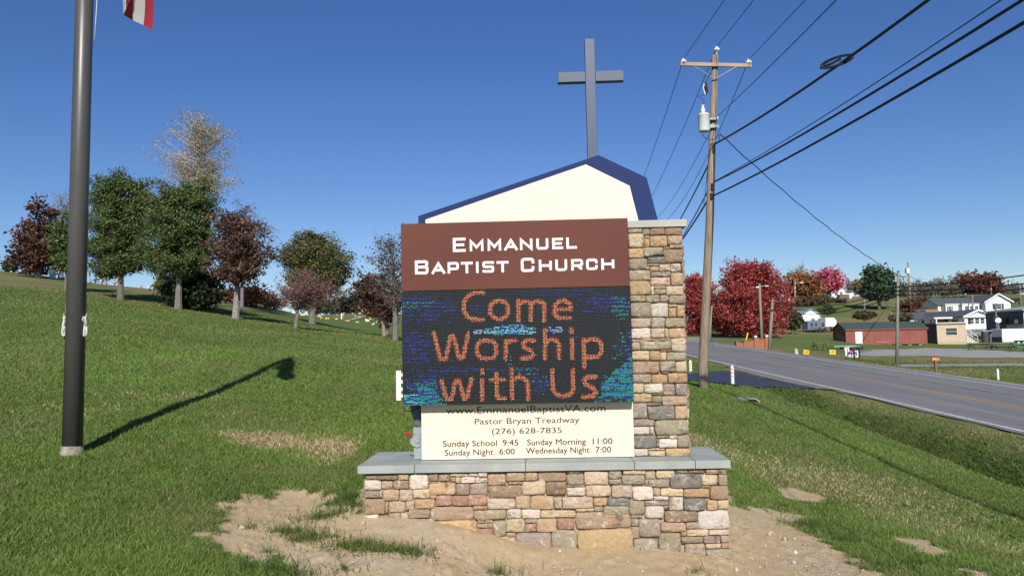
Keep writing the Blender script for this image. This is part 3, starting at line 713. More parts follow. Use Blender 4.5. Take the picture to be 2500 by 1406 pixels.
for ch,x0,x1,y0,y1,bigl in LET:
    s_ = .244; X0,X1,Y0,Y1 = 960+x0*s_,960+x1*s_,520+y0*s_,520+y1*s_
    hwp = (27 if bigl else 25)*s_/2
    u0 = sl(X0+hwp,(Y0+Y1)/2,WN)[0]; u1 = sl(X1-hwp,(Y0+Y1)/2,WN)[0]; zt = sl((X0+X1)/2,Y0+hwp,WN)[1]; zb = sl((X0+X1)/2,Y1-hwp,WN)[1]
    hw = (sl(X0+hwp,Y0,WN)[0]-sl(X0,Y0,WN)[0])
    mb = MB()
    for si,st in enumerate(G[ch]):
        P = [(u0+a*(u1-u0), zb+b*(zt-zb)) for a,b in st]
        # square ends reach the full letter box
        def ext(p,q):
            d = Vector((p[0]-q[0],p[1]-q[1])).normalized()*hw*.98; return (p[0]+d.x,p[1]+d.y)
        if ch in 'MNUTILHAEBPRSC':
            a = ext(P[0],P[1]); b = ext(P[-1],P[-2])
            if not (ch in 'BHPR' and si==1) and not (ch=='A' and si==1): P = [a]+P[1:-1]+[b]
        yo = .0006*si
        stroke_mesh(mb, P, hw, WN-.004-yo, WN+.002)
    mb.build('letter', M_white, namep)
M_screw = mat('panel_screw',(.16,.09,.075),.4,metal=.5)
for f_ in (.03,.5,.97):
    for z_ in (nzt-.012,nzb+.016):
        MB().tube([(nu0+(nu1-nu0)*f_,WN-.003,z_),(nu0+(nu1-nu0)*f_,WN+.001,z_)],.0045,8).build('panel_screw',M_screw,namep)
# --- info lettering from the built-in font
def text(body, x0, x1, ybase_l, ybase_r, cap_px, wd, material, parent, name='lettering', bold=0.0, spacing=1.0, lift=.0008):
    cu = bpy.data.curves.new(name,'FONT'); cu.body = body; cu.size = 1; cu.extrude = 0;  cu.space_character = spacing; cu.resolution_u = 3
    to = bpy.data.objects.new('tmp', cu); COL.objects.link(to)
    bpy.context.view_layer.update(); dg = bpy.context.evaluated_depsgraph_get()
    me = bpy.data.meshes.new_from_object(to.evaluated_get(dg)); COL.objects.unlink(to); bpy.data.objects.remove(to); bpy.data.curves.remove(cu)
    co = np.empty(len(me.vertices)*3); me.vertices.foreach_get('co', co); co = co.reshape(-1,3)
    mn,mx = co[:,0].min(), co[:,0].max()
    u0,za = sl(x0,ybase_l,wd); u1,zb_ = sl(x1,ybase_r,wd)
    caph = sl(x0,ybase_l-cap_px,wd)[1]-za
    sx = (u1-u0)/(mx-mn); sy = caph/.73
    new = np.stack([u0+(co[:,0]-mn)*sx, np.full(len(co), wd-lift), (za+zb_)/2+co[:,1]*sy],-1)
    if bold:
        fl_ = [tuple(p.vertices) for p in me.polygons]; k_ = len(new); V_ = [new]
        off_ = [(bold,0),(0,bold*.7),(bold,bold*.7)]
        for q_,(ox_,oz_) in enumerate(off_): V_.append(new+np.array([ox_,-.0001*(q_+1),oz_]))
        new = np.concatenate(V_); fl_ = [tuple(i+k_*q_ for i in f) for q_ in range(4) for f in fl_]
        me = bpy.data.meshes.new(name); me.from_pydata(new.tolist(), [], fl_)
    me.vertices.foreach_set('co', new.ravel()); me.materials.clear(); me.materials.append(material); me.name = name; me.update()
    o = link(bpy.data.objects.new(name, me), parent); return o
T = [("www.EmmanuelBaptistVA.com",1089,1478.5,1009,1004.5,17,0.0),("Pastor Bryan Treadway",1159,1415,1035.5,1031,15,0.0),("(276) 628-7835",1201,1371.5,1059,1056.5,14.5,0.0),
     ("Sunday School",1081.5,1213,1090.5,1087.5,15,.004),("9:45",1227,1265,1087.5,1086.5,15,.004),("Sunday Morning",1287,1430,1086.5,1084,15,.004),("11:00",1447,1495,1084,1083,15,.004),
     ("Sunday Night",1086,1204,1112,1109.5,15,.004),("6:00",1219,1256.5,1109.3,1108.3,15,.004),("Wednesday Night",1284,1439,1107.2,1104.5,15,.004),("7:00",1454,1492,1104.3,1103.5,15,.004)]
for a in T: text(a[0],a[1],a[2],a[3],a[4],a[5],WI,M_letterbrown,info,bold=.0009+a[6]*.25)
# --- message screen diodes
MS = [ # strokes in photo pixels
 [(1180,716),(1160,716),(1143,724),(1134,738),(1133,758),(1140,772),(1154,781),(1180,781)],
 [(1220,735),(1206,738),(1198,748),(1198,766),(1206,776),(1220,781),(1233,777),(1241,767),(1241,748),(1234,738),(1220,735)],
 [(1266,735),(1266,783)],[(1266,742),(1280,736),(1292,738),(1297,745),(1297,782)],[(1297,742),(1311,736),(1323,738),(1329,745),(1329,783)],
 [(1356,757),(1394,755),(1391,742),(1378,733),(1364,736),(1355,746),(1354,766),(1363,777),(1392,776)],
 [(1060,815),(1076,878)],[(1076,878),(1089,878),(1101,822)],[(1101,822),(1108,822),(1122,876)],[(1122,876),(1132,874),(1144,815)],
 [(1188,832),(1174,834),(1166,844),(1166,866),(1175,875),(1189,877),(1205,874),(1213,864),(1212,843),(1203,834),(1188,832)],
 [(1236,832),(1236,876)],[(1236,842),(1247,833),(1260,831)],
 [(1305,832),(1284,832),(1278,840),(1282,850),(1298,856),(1303,866),(1296,874),(1276,875)],
 [(1331,806),(1331,876)],[(1331,838),(1344,829),(1358,831),(1365,840),(1365,875)],[(1397,829),(1397,875)],[(1395,804),(1396,812)],
 [(1425,829),(1427,896)],[(1427,836),(1440,828),(1458,829),(1468,840),(1468,860),(1459,871),(1430,872)],
 [(1078,930),(1092,976)],[(1092,976),(1104,974),(1113,932)],[(1113,932),(1122,930),(1134,974)],[(1134,974),(1142,972),(1152,926)],
 [(1178,928),(1178,976)],[(1178,904),(1179,912)],
 [(1213,914),(1214,965),(1220,974),(1234,972)],[(1200,929),(1232,927)],
 [(1251,902),(1252,972)],[(1252,930),(1266,921),(1280,923),(1289,932),(1291,974)],
 [(1349,903),(1351,950),(1358,962),(1375,967),(1392,963),(1400,952),(1399,903)],
 [(1455,920),(1434,920),(1426,928),(1430,938),(1449,947),(1455,957),(1448,966),(1424,968)]]
SEG = [(np.array(p),np.array(q)) for st in MS for p,q in zip(st[:-1],st[1:])]
NRW, NCL = 80, 158
jj,ii = np.meshgrid(np.arange(NCL),np.arange(NRW))
fu = (jj+.5+.5*(ii%2))/(NCL+.5); fv = (ii+.5)/NRW
# photo position of each diode
tl,tr_,bl_,br_ = map(np.array,[(980.5,713.5),(1537,698.5),(984,992.5),(1546.5,979.5)])
PX = (tl[0]*(1-fu)+tr_[0]*fu)*(1-fv)+(bl_[0]*(1-fu)+br_[0]*fu)*fv
PY = (tl[1]*(1-fu)+tr_[1]*fu)*(1-fv)+(bl_[1]*(1-fu)+br_[1]*fu)*fv
dist = np.full(PX.shape,1e9)
for p,q in SEG:
    e = q-p; t = np.clip(((PX-p[0])*e[0]+(PY-p[1])*e[1])/(e@e+1e-9),0,1)
    dist = np.minimum(dist, np.hypot(PX-p[0]-t*e[0], PY-p[1]-t*e[1]))
rnd = rng.random(PX.shape); C = np.zeros(PX.shape+(3,)); C[:] = (.006,.008,.009)
C[rnd<.12] = (.03,.035,.04)
def blob(cx,cy,rx,ry,seed=1): 
    return 1-((PX-cx)/rx)**2-((PY-cy)/ry)**2 + (fbm(PX/14,PY/5,3,seed)-.5)*2.0
def paint(mask, cols, p=.9):
    k = mask & (rng.random(PX.shape)<p); ch = np.where(rng.random(PX.shape)<.25, rng.integers(0,len(cols),PX.shape), (ii+(fbm(PX/22,PY/22,2,5)*4).astype(int))%len(cols))
    for i,c in enumerate(cols): C[k&(ch==i)] = c
blue=(.02,.05,.50); blue2=(.012,.022,.22); grn=(.015,.42,.22); teal=(.02,.45,.50); cyan=(.25,.75,.9)
row3 = (ii%3!=0)
for (a,b,c,d,s,cl) in [(1040,755,85,40,1,[blue,blue2,blue2]),(1010,745,50,14,2,[grn,blue]),(1020,850,50,45,3,[blue,blue2]),(1120,905,130,10,4,[blue2,blue]),
     (1480,745,80,26,5,[blue,blue2]),(1515,750,32,32,6,[grn,blue,teal]),(1380,715,120,12,7,[blue2]),(1540,850,50,50,8,[blue,grn,blue2]),(1320,935,26,28,9,[blue,blue2,grn]),
     (1285,905,50,12,10,[grn,blue,blue2]),(1165,755,20,14,11,[blue2,blue]),(1040,935,60,22,12,[blue2,blue]),(1240,880,14,20,13,[grn,blue2])]:
    paint((blob(a,b,c,d,s)>.25)&row3, cl, .62)
rk = (PX-1450)/95; paint((PY>905-(PX-1500)*.85+ (fbm(PX/12,PY/8,3,33)-.5)*34)&(PX>1455)&(PY<968)&(((PX>1468)|(PY<915))), [teal,teal,grn,blue,(.02,.30,.62)], .93)
paint((PX>1452)&(PY>966), [blue2,blue,grn], .7)
paint((blob(1045,950,48,24,14)>.1), [grn,blue,blue2], .8)
paint((PY>965)&(PX<1040+ (PY-950)*.9), [teal,blue,(.04,.5,.45),cyan,blue], .97)
paint((PY>945)&(PX>1020)&(PX<1050+(PY-945)*1.0)&(PY<1000), [grn,teal,blue], .8)
paint((np.abs(PY-(812-.03*(PX-1150)))<9-.03*np.abs(PX-1260))&(PX>1157)&(PX<1308), [cyan,teal,blue,(.7,.8,.9)], .95)
paint((blob(1250,800,45,8,16)>.1), [cyan,teal,blue], .9)
paint((blob(1357,806,18,8,17)>.0), [cyan,(.6,.5,.7),blue], .9)
txt = dist<4.3; edge_ = (dist>=4.3)&(dist<6.8)
hx = np.zeros(PX.shape)
C[edge_] = (.05,.008,.01); C[edge_&((ii+jj)%2==0)] = (.35,.02,.03); C[edge_&((ii+2*jj)%5==0)] = (.03,.28,.07)
C[txt] = (.80,.08,.03); C[txt&((ii+jj)%2==0)] = (.92,.42,.17); C[txt&((ii*2+jj)%7==0)] = (.85,.05,.10); C[txt&((ii+3*jj)%6==1)] = (.92,.36,.07)
C[(dist>=7.8)&(dist<11.5)&(rng.random(PX.shape)<.75)] = (.004,.005,.006)
lu = lu0+(lu1-lu0)*fu; lz = lzb+(nzb-lzb)*(1-fv)
dr = .0040
q6 = [(math.cos(a),math.sin(a)) for a in np.arange(6)*PI/3]
DV = np.stack([np.stack([lu+a*dr, np.full(lu.shape,WN-.0045), lz+b*dr],-1) for a,b in q6],-2).reshape(-1,3)
DF = np.arange(len(DV)).reshape(-1,6)
me_ = bpy.data.materials.new('diodes'); me_.use_nodes=True; N=me_.node_tree.nodes; L=me_.node_tree.links
at=N.new('ShaderNodeAttribute'); at.attribute_name='Col'; b=N['Principled BSDF']; b.inputs['Base Color'].default_value=(.018,.022,.026,1); b.inputs['Roughness'].default_value=.35
L.new(at.outputs['Color'], b.inputs['Emission Color']); b.inputs['Emission Strength'].default_value=1.35
dob = np_mesh('screen_diodes', DV, DF, me_, np.repeat(C.reshape(-1,3),6,0), parent=scr); dob['kind']='stuff'
# --- gable and cross
WG = .30
def slp(l, wd): return [sl(a,b,wd) for a,b in l]
gb = MB(); op = slp([(1021,560),(1021,527.5),(1434,388),(1461,378.5),(1579,434),(1606,536),(1606,560)],WG); op = op[::-1]
gb.prism([op[i] for i in range(len(op))], WG, WG+.14); gab = gb.build('gable_frame', M_navy, sign, bevel=.002)
ip = slp([(1040,560),(1038.5,536.5),(1430.5,402),(1537,454),(1558,536),(1560,560)],WG-.004)[::-1]
MB().prism(ip, WG-.006, WG+.002).build('gable_panel', M_cream, sign)
WC = .33; hw = .0
c0 = sl(1434,384,WC); c1 = sl(1458.5,384,WC); c2 = sl(1428,95,WC); c3 = sl(1452,95,WC)
uc = (c0[0]+c1[0]+c2[0]+c3[0])/4; cw = (c1[0]-c0[0]+c3[0]-c2[0])/4
armt = sl(1442,174,WC)[1]; armb = sl(1442,199,WC)[1]; al = sl(1362,190,WC)[0]; ar = sl(1523,185,WC)[0]; tp = c2[1]
gz0 = sl(1440,400,WG)[1]
cr = MB().box(uc-cw,uc+cw,WC,WC+.075,sl(1440,392,WC)[1],tp).build('cross_post', M_cross, sign, bevel=.003)
MB().box(al,uc-cw-.0005,WC+.002,WC+.073,armb,armt).build('cross_arm', M_cross, sign, bevel=.003)
MB().box(uc+cw+.0005,ar,WC+.002,WC+.073,armb,armt).build('cross_arm', M_cross, sign, bevel=.003)
# --- things fixed at the left edge
a0=sl(983,992,WN+.15); 
WB = WI+.10
brk = MB(); brk.prism(slp([(1004,1008),(1013,1035),(1040,1035),(1040,985),(1000,985)],WB), WB, WB+.012); brk.build('screen_bracket', M_bracket, sign)
c = slp([(1010,1012),(1018,1022)],WB)
bt = MB()
for p in c: bt.tube([(p[0],WB-.004,p[1]),(p[0],WB+.001,p[1])],.005,8)
bt.build('bolt', M_galv, sign)
pc = [(983,985),(984,996),(992,1003),(1006,1003),(1018,997),(1026,988)]
MB().tube([(sl(x,y,WB-.02)[0],WB-.02,sl(x,y,WB-.02)[1]) for x,y in pc],.004,6).build('cable_loop', M_black, sign, smooth=True)
pc = [(1022,1003),(1026,1012),(1025,1024),(1030,1032)]
MB().tube([(sl(x,y,WB-.03)[0],WB-.03,sl(x,y,WB-.03)[1]) for x,y in pc],.003,6).build('cable_loop', M_black, sign, smooth=True)
WS = WI+.05
def rb(name,x0,x1,y0,y1,wd,dp,m,par,bev=.003):
    xm,ym=(x0+x1)/2,(y0+y1)/2; return MB().box(sl(x0,ym,wd)[0],sl(x1,ym,wd)[0],wd,wd+dp,sl(xm,y1,wd)[1],sl(xm,y0,wd)[1]).build(name,m,par,bevel=bev)
sw = rb('switch_box',1010,1032,1054,1121,WS,.10,M_galv,sign)
rb('box_lid',1008.5,1031,1044,1060,WS-.006,.115,M_galv,sw,.002)
# round handle plate and red lever
cu_,cz_2 = sl(1020,1076,WS-.012); R_=(sl(1020,1076,WS-.012)[0]-sl(1001,1076,WS-.012)[0])
pp = [(cu_+R_*math.cos(a)*1.0, cz_2+R_*.75*math.sin(a)*1.1) for a in np.linspace(PI*.5,PI*1.5,14)]+[(cu_+.02,cz_2-R_*.7),(cu_+.02,cz_2+R_*.8)]
MB().prism(pp, WS-.014, WS-.002).build('handle_plate', M_galv, sw, bevel=.0015)
MB().tube([(cu_,WS-.024,cz_2),(cu_,WS-.012,cz_2)],.018,16).build('handle_hub', M_galv, sw)
l0=sl(1006,1066,WS-.02); l1=sl(993,1056.5,WS-.05)
MB().tube([(l0[0],WS-.02,l0[1]),(l1[0],WS-.05,l1[1])],[.007,.014],10).build('red_lever', M_red, sw)
ant = rb('receiver_box',967,979,905,977.5,WN+.16,.05,M_white,sign,.004)
for y in (911,928,946,962): rb('receiver_fin',977,983,y,y+8,WN+.17,.03,M_white,ant,.002)

# ------------------------------------------------------------------ flagpole and flag
M_bronze = mat('dark_bronze_pole',(.085,.080,.078),.40,metal=.15,bump=.05,bscale=6,noise=.15,scale=3,stretch=(1,1,.2))
M_conc = mat('rough_concrete',(.30,.26,.20),.95,noise=.35,scale=14,bump=.8,bscale=25)
M_rope = mat('white_rope',(.62,.62,.58),.8)
fb = gpx(176,1108,6,12); FD = fb.y
fr = 23/F*FD
ftop = px(219,-480,FD)
fp = empty('flagpole', fb, 0, 'tall dark bronze flagpole standing in the lawn left of the sign', 'flagpole')
tt = ftop-fb
MB().tube([(0,0,-.1),tt*.5,tt],[fr*1.0,fr*.93,fr*.86],40).build('pole_shaft', M_bronze, fp, smooth=True)
MB().lathe([(fr*1.30,-.08),(fr*1.16,.02),(fr*1.03,.07),(fr*1.01,.085)],24).build('concrete_collar', M_conc, fp, smooth=False)
MB().lathe([(.0,.0),(.05,.03),(.07,.07),(.05,.11),(.0,.14)],16).build('finial', M_bronze, fp, smooth=True, loc=tt)
for sx,xx in ((-1,160),(1,209)):
    c = px(xx,797,FD)-fb
    base = Vector((c.x,-.01,c.z))
    cl = MB().tube([base+Vector((sx*.015,0,.13)),base+Vector((0,0,.05)),base+Vector((0,0,-.05)),base+Vector((sx*.012,0,-.125))],[.008,.012,.012,.008],8).build('cleat', M_galv, fp, smooth=True)
    for k in range(4):
        pts_=[base+Vector((sx*.006*(k-1.5)+.013*math.cos(a), -.012+.014*math.sin(a*2+k), .098*math.sin(a)-.0)) for a in np.linspace(0,2*PI,14)]
        MB().tube(pts_,.0045,5).build('rope_coil', M_rope, cl, smooth=True)
rp = [px(160.5,765,FD-.02)-fb, px(166,690,FD-.02)-fb, px(171,600,FD-.02)-fb, px(176,530,FD-.05)-fb, px(184,400,FD)-fb,px(194,100,FD)-fb]
MB().tube(rp[:4],.0075,6).build('halyard', M_rope, fp, smooth=True)
rp = [px(230.5,100,FD)-fb, px(234.5,40,FD)-fb, px(237,0,FD)-fb, px(241,-100,FD)-fb, px(238,-460,FD)-fb]
MB().tube(rp,.004,5).build('halyard', M_rope, fp, smooth=True)
def flag():
    na, nbb = 40, 39
    H0=lambda t: np.array([240-4*t, -450+290*t]); 
    def itp(t,ks,vs_): return np.array([np.interp(t,ks,[v[0] for v in vs_]), np.interp(t,ks,[v[1] for v in vs_])])
    kF=[0,.15,.3,.45,.615,.769,.846,.923,1]; vF=[(345,-90),(362,-50),(332,-20),(352,0),(322,-8),(301,37),(323,50),(350,62),(371,75)]
    kM=[0,.4,.769,.846,.923,1]; vM=[(300,-330),(330,-240),(297,-110),(336,-120),(376,-125),(402,-120)]
    vs_=[];
    for i in range(nbb+1):
        t=i/nbb
        for j in range(na+1):
            s=j/na; h=H0(t); m_=itp(t,kM,vM); f=itp(t,kF,vF)
            P=(1-s)**2*h+2*s*(1-s)*m_+s*s*f
            dep = FD + .10*math.sin(t*17)*s + .05*math.sin(s*9+t*5) + (.10 if t<.7 else 0)*s
            p = px(P[0],P[1],dep)-fb; vs_.append(p[:])
    fs={}
    sets={'red_stripe':[], 'white_stripe':[], 'canton':[]}
    stripes=[[] for _ in range(13)]
    for i in range(nbb):
        st = i*13//nbb
        for j in range(na):
            q=(i*(na+1)+j,(i+1)*(na+1)+j,(i+1)*(na+1)+j+1,i*(na+1)+j+1)
            if st<7 and j<na*.4: sets['canton'].append(q)
            else: stripes[st].append(q)
    M_r=leafmat('x'); bpy.data.materials.remove(M_r)
    def cloth(n,c):
        m=bpy.data.materials.new(n); m.use_nodes=True; N=m.node_tree.nodes; L=m.node_tree.links; b=N['Principled BSDF']
        b.inputs['Base Color'].default_value=c+(1,); b.inputs['Roughness'].default_value=.75
        t=N.new('ShaderNodeBsdfTranslucent'); t.inputs[0].default_value=c+(1,); x=N.new('ShaderNodeMixShader'); x.inputs[0].default_value=.35
        L.new(b.outputs[0],x.inputs[1]); L.new(t.outputs[0],x.inputs[2]); L.new(x.outputs[0],N['Material Output'].inputs[0]); return m
    mr_,mw,mn_=cloth('flag_red',(.42,.03,.06)),cloth('flag_white',(.62,.60,.56)),cloth('flag_blue',(.03,.04,.16))
    root = empty('flag', fb, 0, 'red and white striped flag hanging from the top of the flagpole', 'flag')
    def sub(fl,name,m):
        used=sorted({i for q in fl for i in q}); mp={k:n for n,k in enumerate(used)}
        mb=MB(); mb.add([vs_[k] for k in used],[tuple(mp[i] for i in q) for q in fl]); return mb.build(name,m,root,smooth=True)
    for k in range(13): sub(stripes[k], 'stripe', mr_ if k%2==0 else mw)
    can = sub(sets['canton'],'star_field',mn_)
flag()

# ------------------------------------------------------------------ utility pole, wires
M_wood = mat('weathered_wood',(.30,.23,.165),.9,col2=(.17,.125,.09),scale=7,bump=.9,bscale=18,stretch=(3,3,.22))
M_woodg = mat('grey_green_wood',(.24,.235,.175),.9,col2=(.17,.165,.125),scale=4,bump=.3,stretch=(3,3,.3))
M_porc = mat('porcelain',(.72,.72,.70),.25)
M_wire = mat('cable_sheath',(.010,.010,.014),.6)
M_steel = mat('zinc_steel',(.45,.45,.44),.45,metal=.6)
M_tank = mat('transformer_grey',(.55,.58,.56),.5,noise=.05,scale=3)
up = on(1715,27); UD = 27.0
upole = empty('utility_pole', up, 0, 'tall wooden utility pole with cross arm beside the stone pillar', 'utility pole')
def U(x,y,dd=0): return px(x,y,UD+dd)-up
ptop = U(1746,136)
MB().tube([(0,0,-.5),U(1716,900),ptop*.5+U(1716,940)*.5*0+Vector((0,0,0)),ptop],[.165,.158,.135,.105],18).build('pole_shaft', M_wood, upole, smooth=True)
a=U(1661,157,-.16); b=U(1834,161,-.16)
arm = MB(); d_=(b-a).normalized()
n_z=Vector((0,0,.06)); n_y=Vector((0,.045,0))
arm.add([a-n_z-n_y,a-n_z+n_y,a+n_z+n_y,a+n_z-n_y,b-n_z-n_y,b-n_z+n_y,b+n_z+n_y,b+n_z-n_y],[(0,1,2,3),(7,6,5,4),(0,4,5,1),(1,5,6,2),(2,6,7,3),(3,7,4,0)])
arm.build('cross_arm', mat('tan_wood',(.38,.27,.18),.85,noise=.15,scale=5,stretch=(.3,3,3)), upole)
for x in (1696,1798):
    p=U(x,163,-.22); q=U(1745,194,-.16); MB().tube([p,q],.018,6).build('arm_brace', M_steel, upole)
ins = [(1669,150),(1750,121),(1828,152)]
def insulator():
    return MB().lathe([(.02,-.14),(.02,-.03),(.10,-.02),(.105,.02),(.08,.06),(.045,.085),(.045,.10),(.03,.115),(.03,.13)],16)
ime = insulator().mesh('insulator', M_porc, True)
for x,y in ins:
    o = bpy.data.objects.new('insulator', ime); link(o, upole); o.location = U(x,y+2,-.16 if y>130 else 0)
MB().tube([U(1750,136),U(1750,123)],.03,8).build('top_pin', M_steel, upole)
# fuse cutout, transformer
MB().tube([U(1722,203,-.2),U(1722,213,-.2),U(1725,224,-.2),U(1723,230,-.2)],[.05,.075,.055,.04],10).build('fuse_cutout', M_black, upole)
MB().tube([U(1719,205,-.25),U(1717,215,-.25),U(1722,231,-.25)],.018,6).build('fuse_tube', M_porc, upole)
tc_ = U(1719.5,322,-.28); th_ = (U(1719.5,279,-.28)-tc_).z; tR = 14/F*UD
tr = MB().lathe([(tR*.93,0),(tR*.97,.03),(tR,.06),(tR,th_*.9),(tR*1.06,th_*.92),(tR*1.06,th_*.97),(tR*.8,th_*1.03),(.0,th_*1.05)],24).build('transformer_tank', M_tank, upole, smooth=True, loc=tc_)
MB().lathe([(.06,0),(.06,.05),(.085,.06),(.05,.08),(.085,.12),(.05,.14),(.085,.18),(.05,.2),(.04,.26),(.06,.27),(.06,.3)],12).build('bushing', M_porc, tr, smooth=True, loc=(-.02,0,th_))
MB().box(.05,.5,.05,.2,.15,.25).box(.05,.5,.05,.2,th_*.7,th_*.8).build('mount_bracket', M_galv, tr)
for y in (290,310):
    MB().tube([U(1738,y,-.1),U(1752,y,-.1)],.03,8).build('spool_bracket', M_black, upole)
    MB().lathe([(.055,-.05),(.035,-.02),(.035,.02),(.055,.05)],10).build('spool_insulator', M_porc, upole, smooth=True, loc=U(1751,y,-.14))
for x,y,y2 in ((1743,352,372),(1739,448,464),(1737,472,486)):
    MB().tube([U(x,y,-.16),U(x,y2,-.16)],.045,8).build('cable_clamp', M_black, upole)
for pl_ in ([(1722,203),(1728,192),(1733,180)],[(1721,231),(1705,236),(1712,240),(1719,248),(1719,262)],[(1713,328),(1722,338),(1740,343),(1752,336),(1758,326),(1756,345),(1742,352)],[(1708,290),(1706,305),(1709,322)],[(1745,350),(1732,365),(1729,400),(1722,470),(1718,500)]):
    MB().tube([U(x,y,-.25) for x,y in pl_],.012,5).build('jumper_wire', M_wire, upole)
def cable(p0,p1,sag,r,label,n=28,wob=0,cat='cable',group='overhead cables', name='overhead_cable'):
    P=[]; w0=random.random()*9
    for i in range(n+1):
        t=i/n; p=p0*(1-t)+p1*t; p=Vector(p); p.z-=4*sag*t*(1-t)
        if wob: p += Vector((0,0,wob*math.sin(t*60+w0)))
        P.append(p-p0)
    return tag(MB().tube(P,r,6).build(name, M_wire, None, smooth=True, loc=p0), label, cat, group)
def para(pa,pb,pm,pd=None):
    """sag so that the cable passes the photo pixel pm at the distance pm[2]"""
    q=px(*pm); t=(q.y-pa.y)/(pb.y-pa.y); z=pa.z*(1-t)+pb.z*t; return (z-q.z)/(4*t*(1-t))
W0 = lambda x,y,d=UD: px(x,y,d)
def ahead(p, Y, dx=0, dz=0): return Vector((p.x+dx, Y, p.z+dz))
for (x,y),nm in zip(ins,('left end of the cross arm','top pin','right end of the cross arm')):
    p = W0(x,y-6,UD-.16); cable(p, ahead(p,-25,.4,.2), .55, .011, 'thin power wire running toward the viewer from the '+nm)
p = W0(1748,288,UD-.1); cable(p, px(2014,0,13.0)+(px(2014,0,13.0)-p)*1.5, .2, .010, 'thin neutral wire rising to the right from below the transformer')
# wires going away behind the sign
FARP = [(1492,628),(1508,600),(1530,560),(1540,640),(1552,660)]
cable(W0(1669,144,UD-.1), px(1520,560,60), .35, .013, 'thin power wire dropping from the left end of the cross arm behind the gable')
cable(W0(1750,115), px(1545,560,60), .5, .013, 'thin power wire dropping from the pole top behind the gable')
cable(W0(1828,146,UD-.1), px(1578,560,60), 1.6, .013, 'thin power wire dropping behind the transformer from the right insulator')
cable(W0(1750,290), px(1590,545,60), .5, .012, 'thin wire running left below the transformer toward the pillar cap')
cable(W0(1740,380), px(1600,620,60), .4, .03, 'dark cable running down left from the pole to the pillar cap')
cable(W0(1737,474), px(1590,665,60), .4, .035, 'thick lower cable running down left from the pole to the pillar')
cable(W0(1737,450), px(1610,655,60), .3, .025, 'cable crossing the thick lower cable beside the pillar')
pa = W0(1745,352,UD-.16); q = px(2040,156,16.5); pb = ahead(pa,-20,.1,.3)
cable(pa, pb, para(pa,pb,(2044,152,16.4)), .030, 'dark cable carrying the slack loop, rising steeply right', name='communication_cable')
# slack loop hanging on it
lc = px(2040,153,16.4)
lp = empty('slack_loop', lc, 0, 'black oval slack loop of cable hanging on the upper cable', 'cable loop', None)
ov = [Vector((.27*math.cos(a)+.03, -.20*math.cos(a)*.9, .095*math.sin(a)+.02)) + Vector((0,0,.04*math.cos(a))) for a in np.linspace(0,2*PI,26)]
MB().tube(ov,.022,7).build('loop_frame', M_black, lp, smooth=True)
MB().tube([Vector((.22*math.cos(a)+.03, -.16*math.cos(a), .07*math.sin(a)+.02+.035*math.cos(a))) for a in np.linspace(0,2*PI,22)],.014,6).build('cable_turn', M_wire, lp, smooth=True)
MB().tube([(-.25,.2,-.05),(-.05,.05,.0),(.1,-.05,.06)],.025,6).build('lash_clamp', M_black, lp)
pa = W0(1743,445,UD-.16); pb = ahead(pa,-20,.2,0); cable(pa,pb,para(pa,pb,(2500,4,px(2500,4,10).y*0+10.6)),.024,'upper of the two thick parallel cables rising right')
cable(pa+Vector((0,0,.02)), pb+Vector((.2,0,.55)), para(pa+Vector((0,0,.02)),pb+Vector((.2,0,.55)),(2440,0,11.1)),.010,'thin wire running just above the two thick parallel cables')
pa = W0(1742,478,UD-.16); pb = ahead(pa,-20,.2,0); cable(pa,pb,para(pa,pb,(2500,62,10.6)),.026,'lower of the two thick parallel cables rising right')
SP = on(2192,50)
pa = W0(1758,328,UD-.1); pb = px(2191,671,50); cable(pa,pb,para(pa,pb,(2000,590,40)),.018,'wavy service wire dropping right from the transformer across the sky',40,.02)

# slim poles
def simple_pole(x0,y0,x1,y1,D,r,label,extra=None,m=None):
    b = px(x0,y0,D); b.z = min(b.z, Hs(b.x,b.y)); t = px(x1,y1,D)
    e = empty('utility_pole', b, 0, label, 'utility pole', 'poles across the road')
    MB().tube([(0,0,-.3),(t-b)*.5,t-b],[r,r*.9,r*.78],10).build('pole_shaft', m or M_woodg, e, smooth=True)
    return e, b, t
e,b,t = simple_pole(2189,889,2193,664,50,.105,'grey green wooden pole standing alone in front of the red shed')
MB().lathe([(.105*.8,0),(.105*.8,.05),(.05,.07)],10).build('pole_cap', M_black, e, loc=t-b)
for y in (700,710,719): MB().box(-.12,.12,-.14,-.07,-.03,.03).build('cable_clamp', M_black, e, loc=px(2192,y,50)-b)
for k,(y,ye,lb) in enumerate(((700,668,'top cable crossing from the lone grey pole to the right edge'),(710,690,'middle cable crossing from the lone grey pole to the right edge'),(719,703,'lowest cable crossing from the lone grey pole to the right edge'))):
    cable(px(2192,y,50), px(2540,ye-2,40), .12, .035+.0*k, lb)
    cable(px(2192,y,50), px(1886,736+k*10,64), .75, .03, ['upper','middle','lower'][k]+' cable sagging left from the lone grey pole over the caravan')
e,b,t = simple_pole(1877,853,1887,732,64,.14,'leaning grey pole right of the brick wall')
MB().box(-.3,.25,-.2,-.1,-.05,.05).build('cross_bracket', M_black, e, loc=px(1886,757,64)-b)
e,b,t = simple_pole(1860,829,1854,693,74,.13,'tall pale pole with a short lamp arm before the red maple')
la = px(1854,699,74)-b; MB().tube([la, la+Vector((.3,-.1,.02)), la+Vector((.62,-.2,.03))],.03,6).build('lamp_arm', M_steel, e)
MB().box(-.15,.15,-.06,.06,-.06,.02).build('lamp_head', M_porc, e, loc=la+Vector((.62,-.2,.02)))
MB().box(-.12,.12,-.06,.06,-.06,.06).build('junction_box', M_porc, e, loc=px(1849,701,74)-b)
e,b,t = simple_pole(1729,826,1738,747,78,.10,'leaning pole seen just right of the big utility pole')
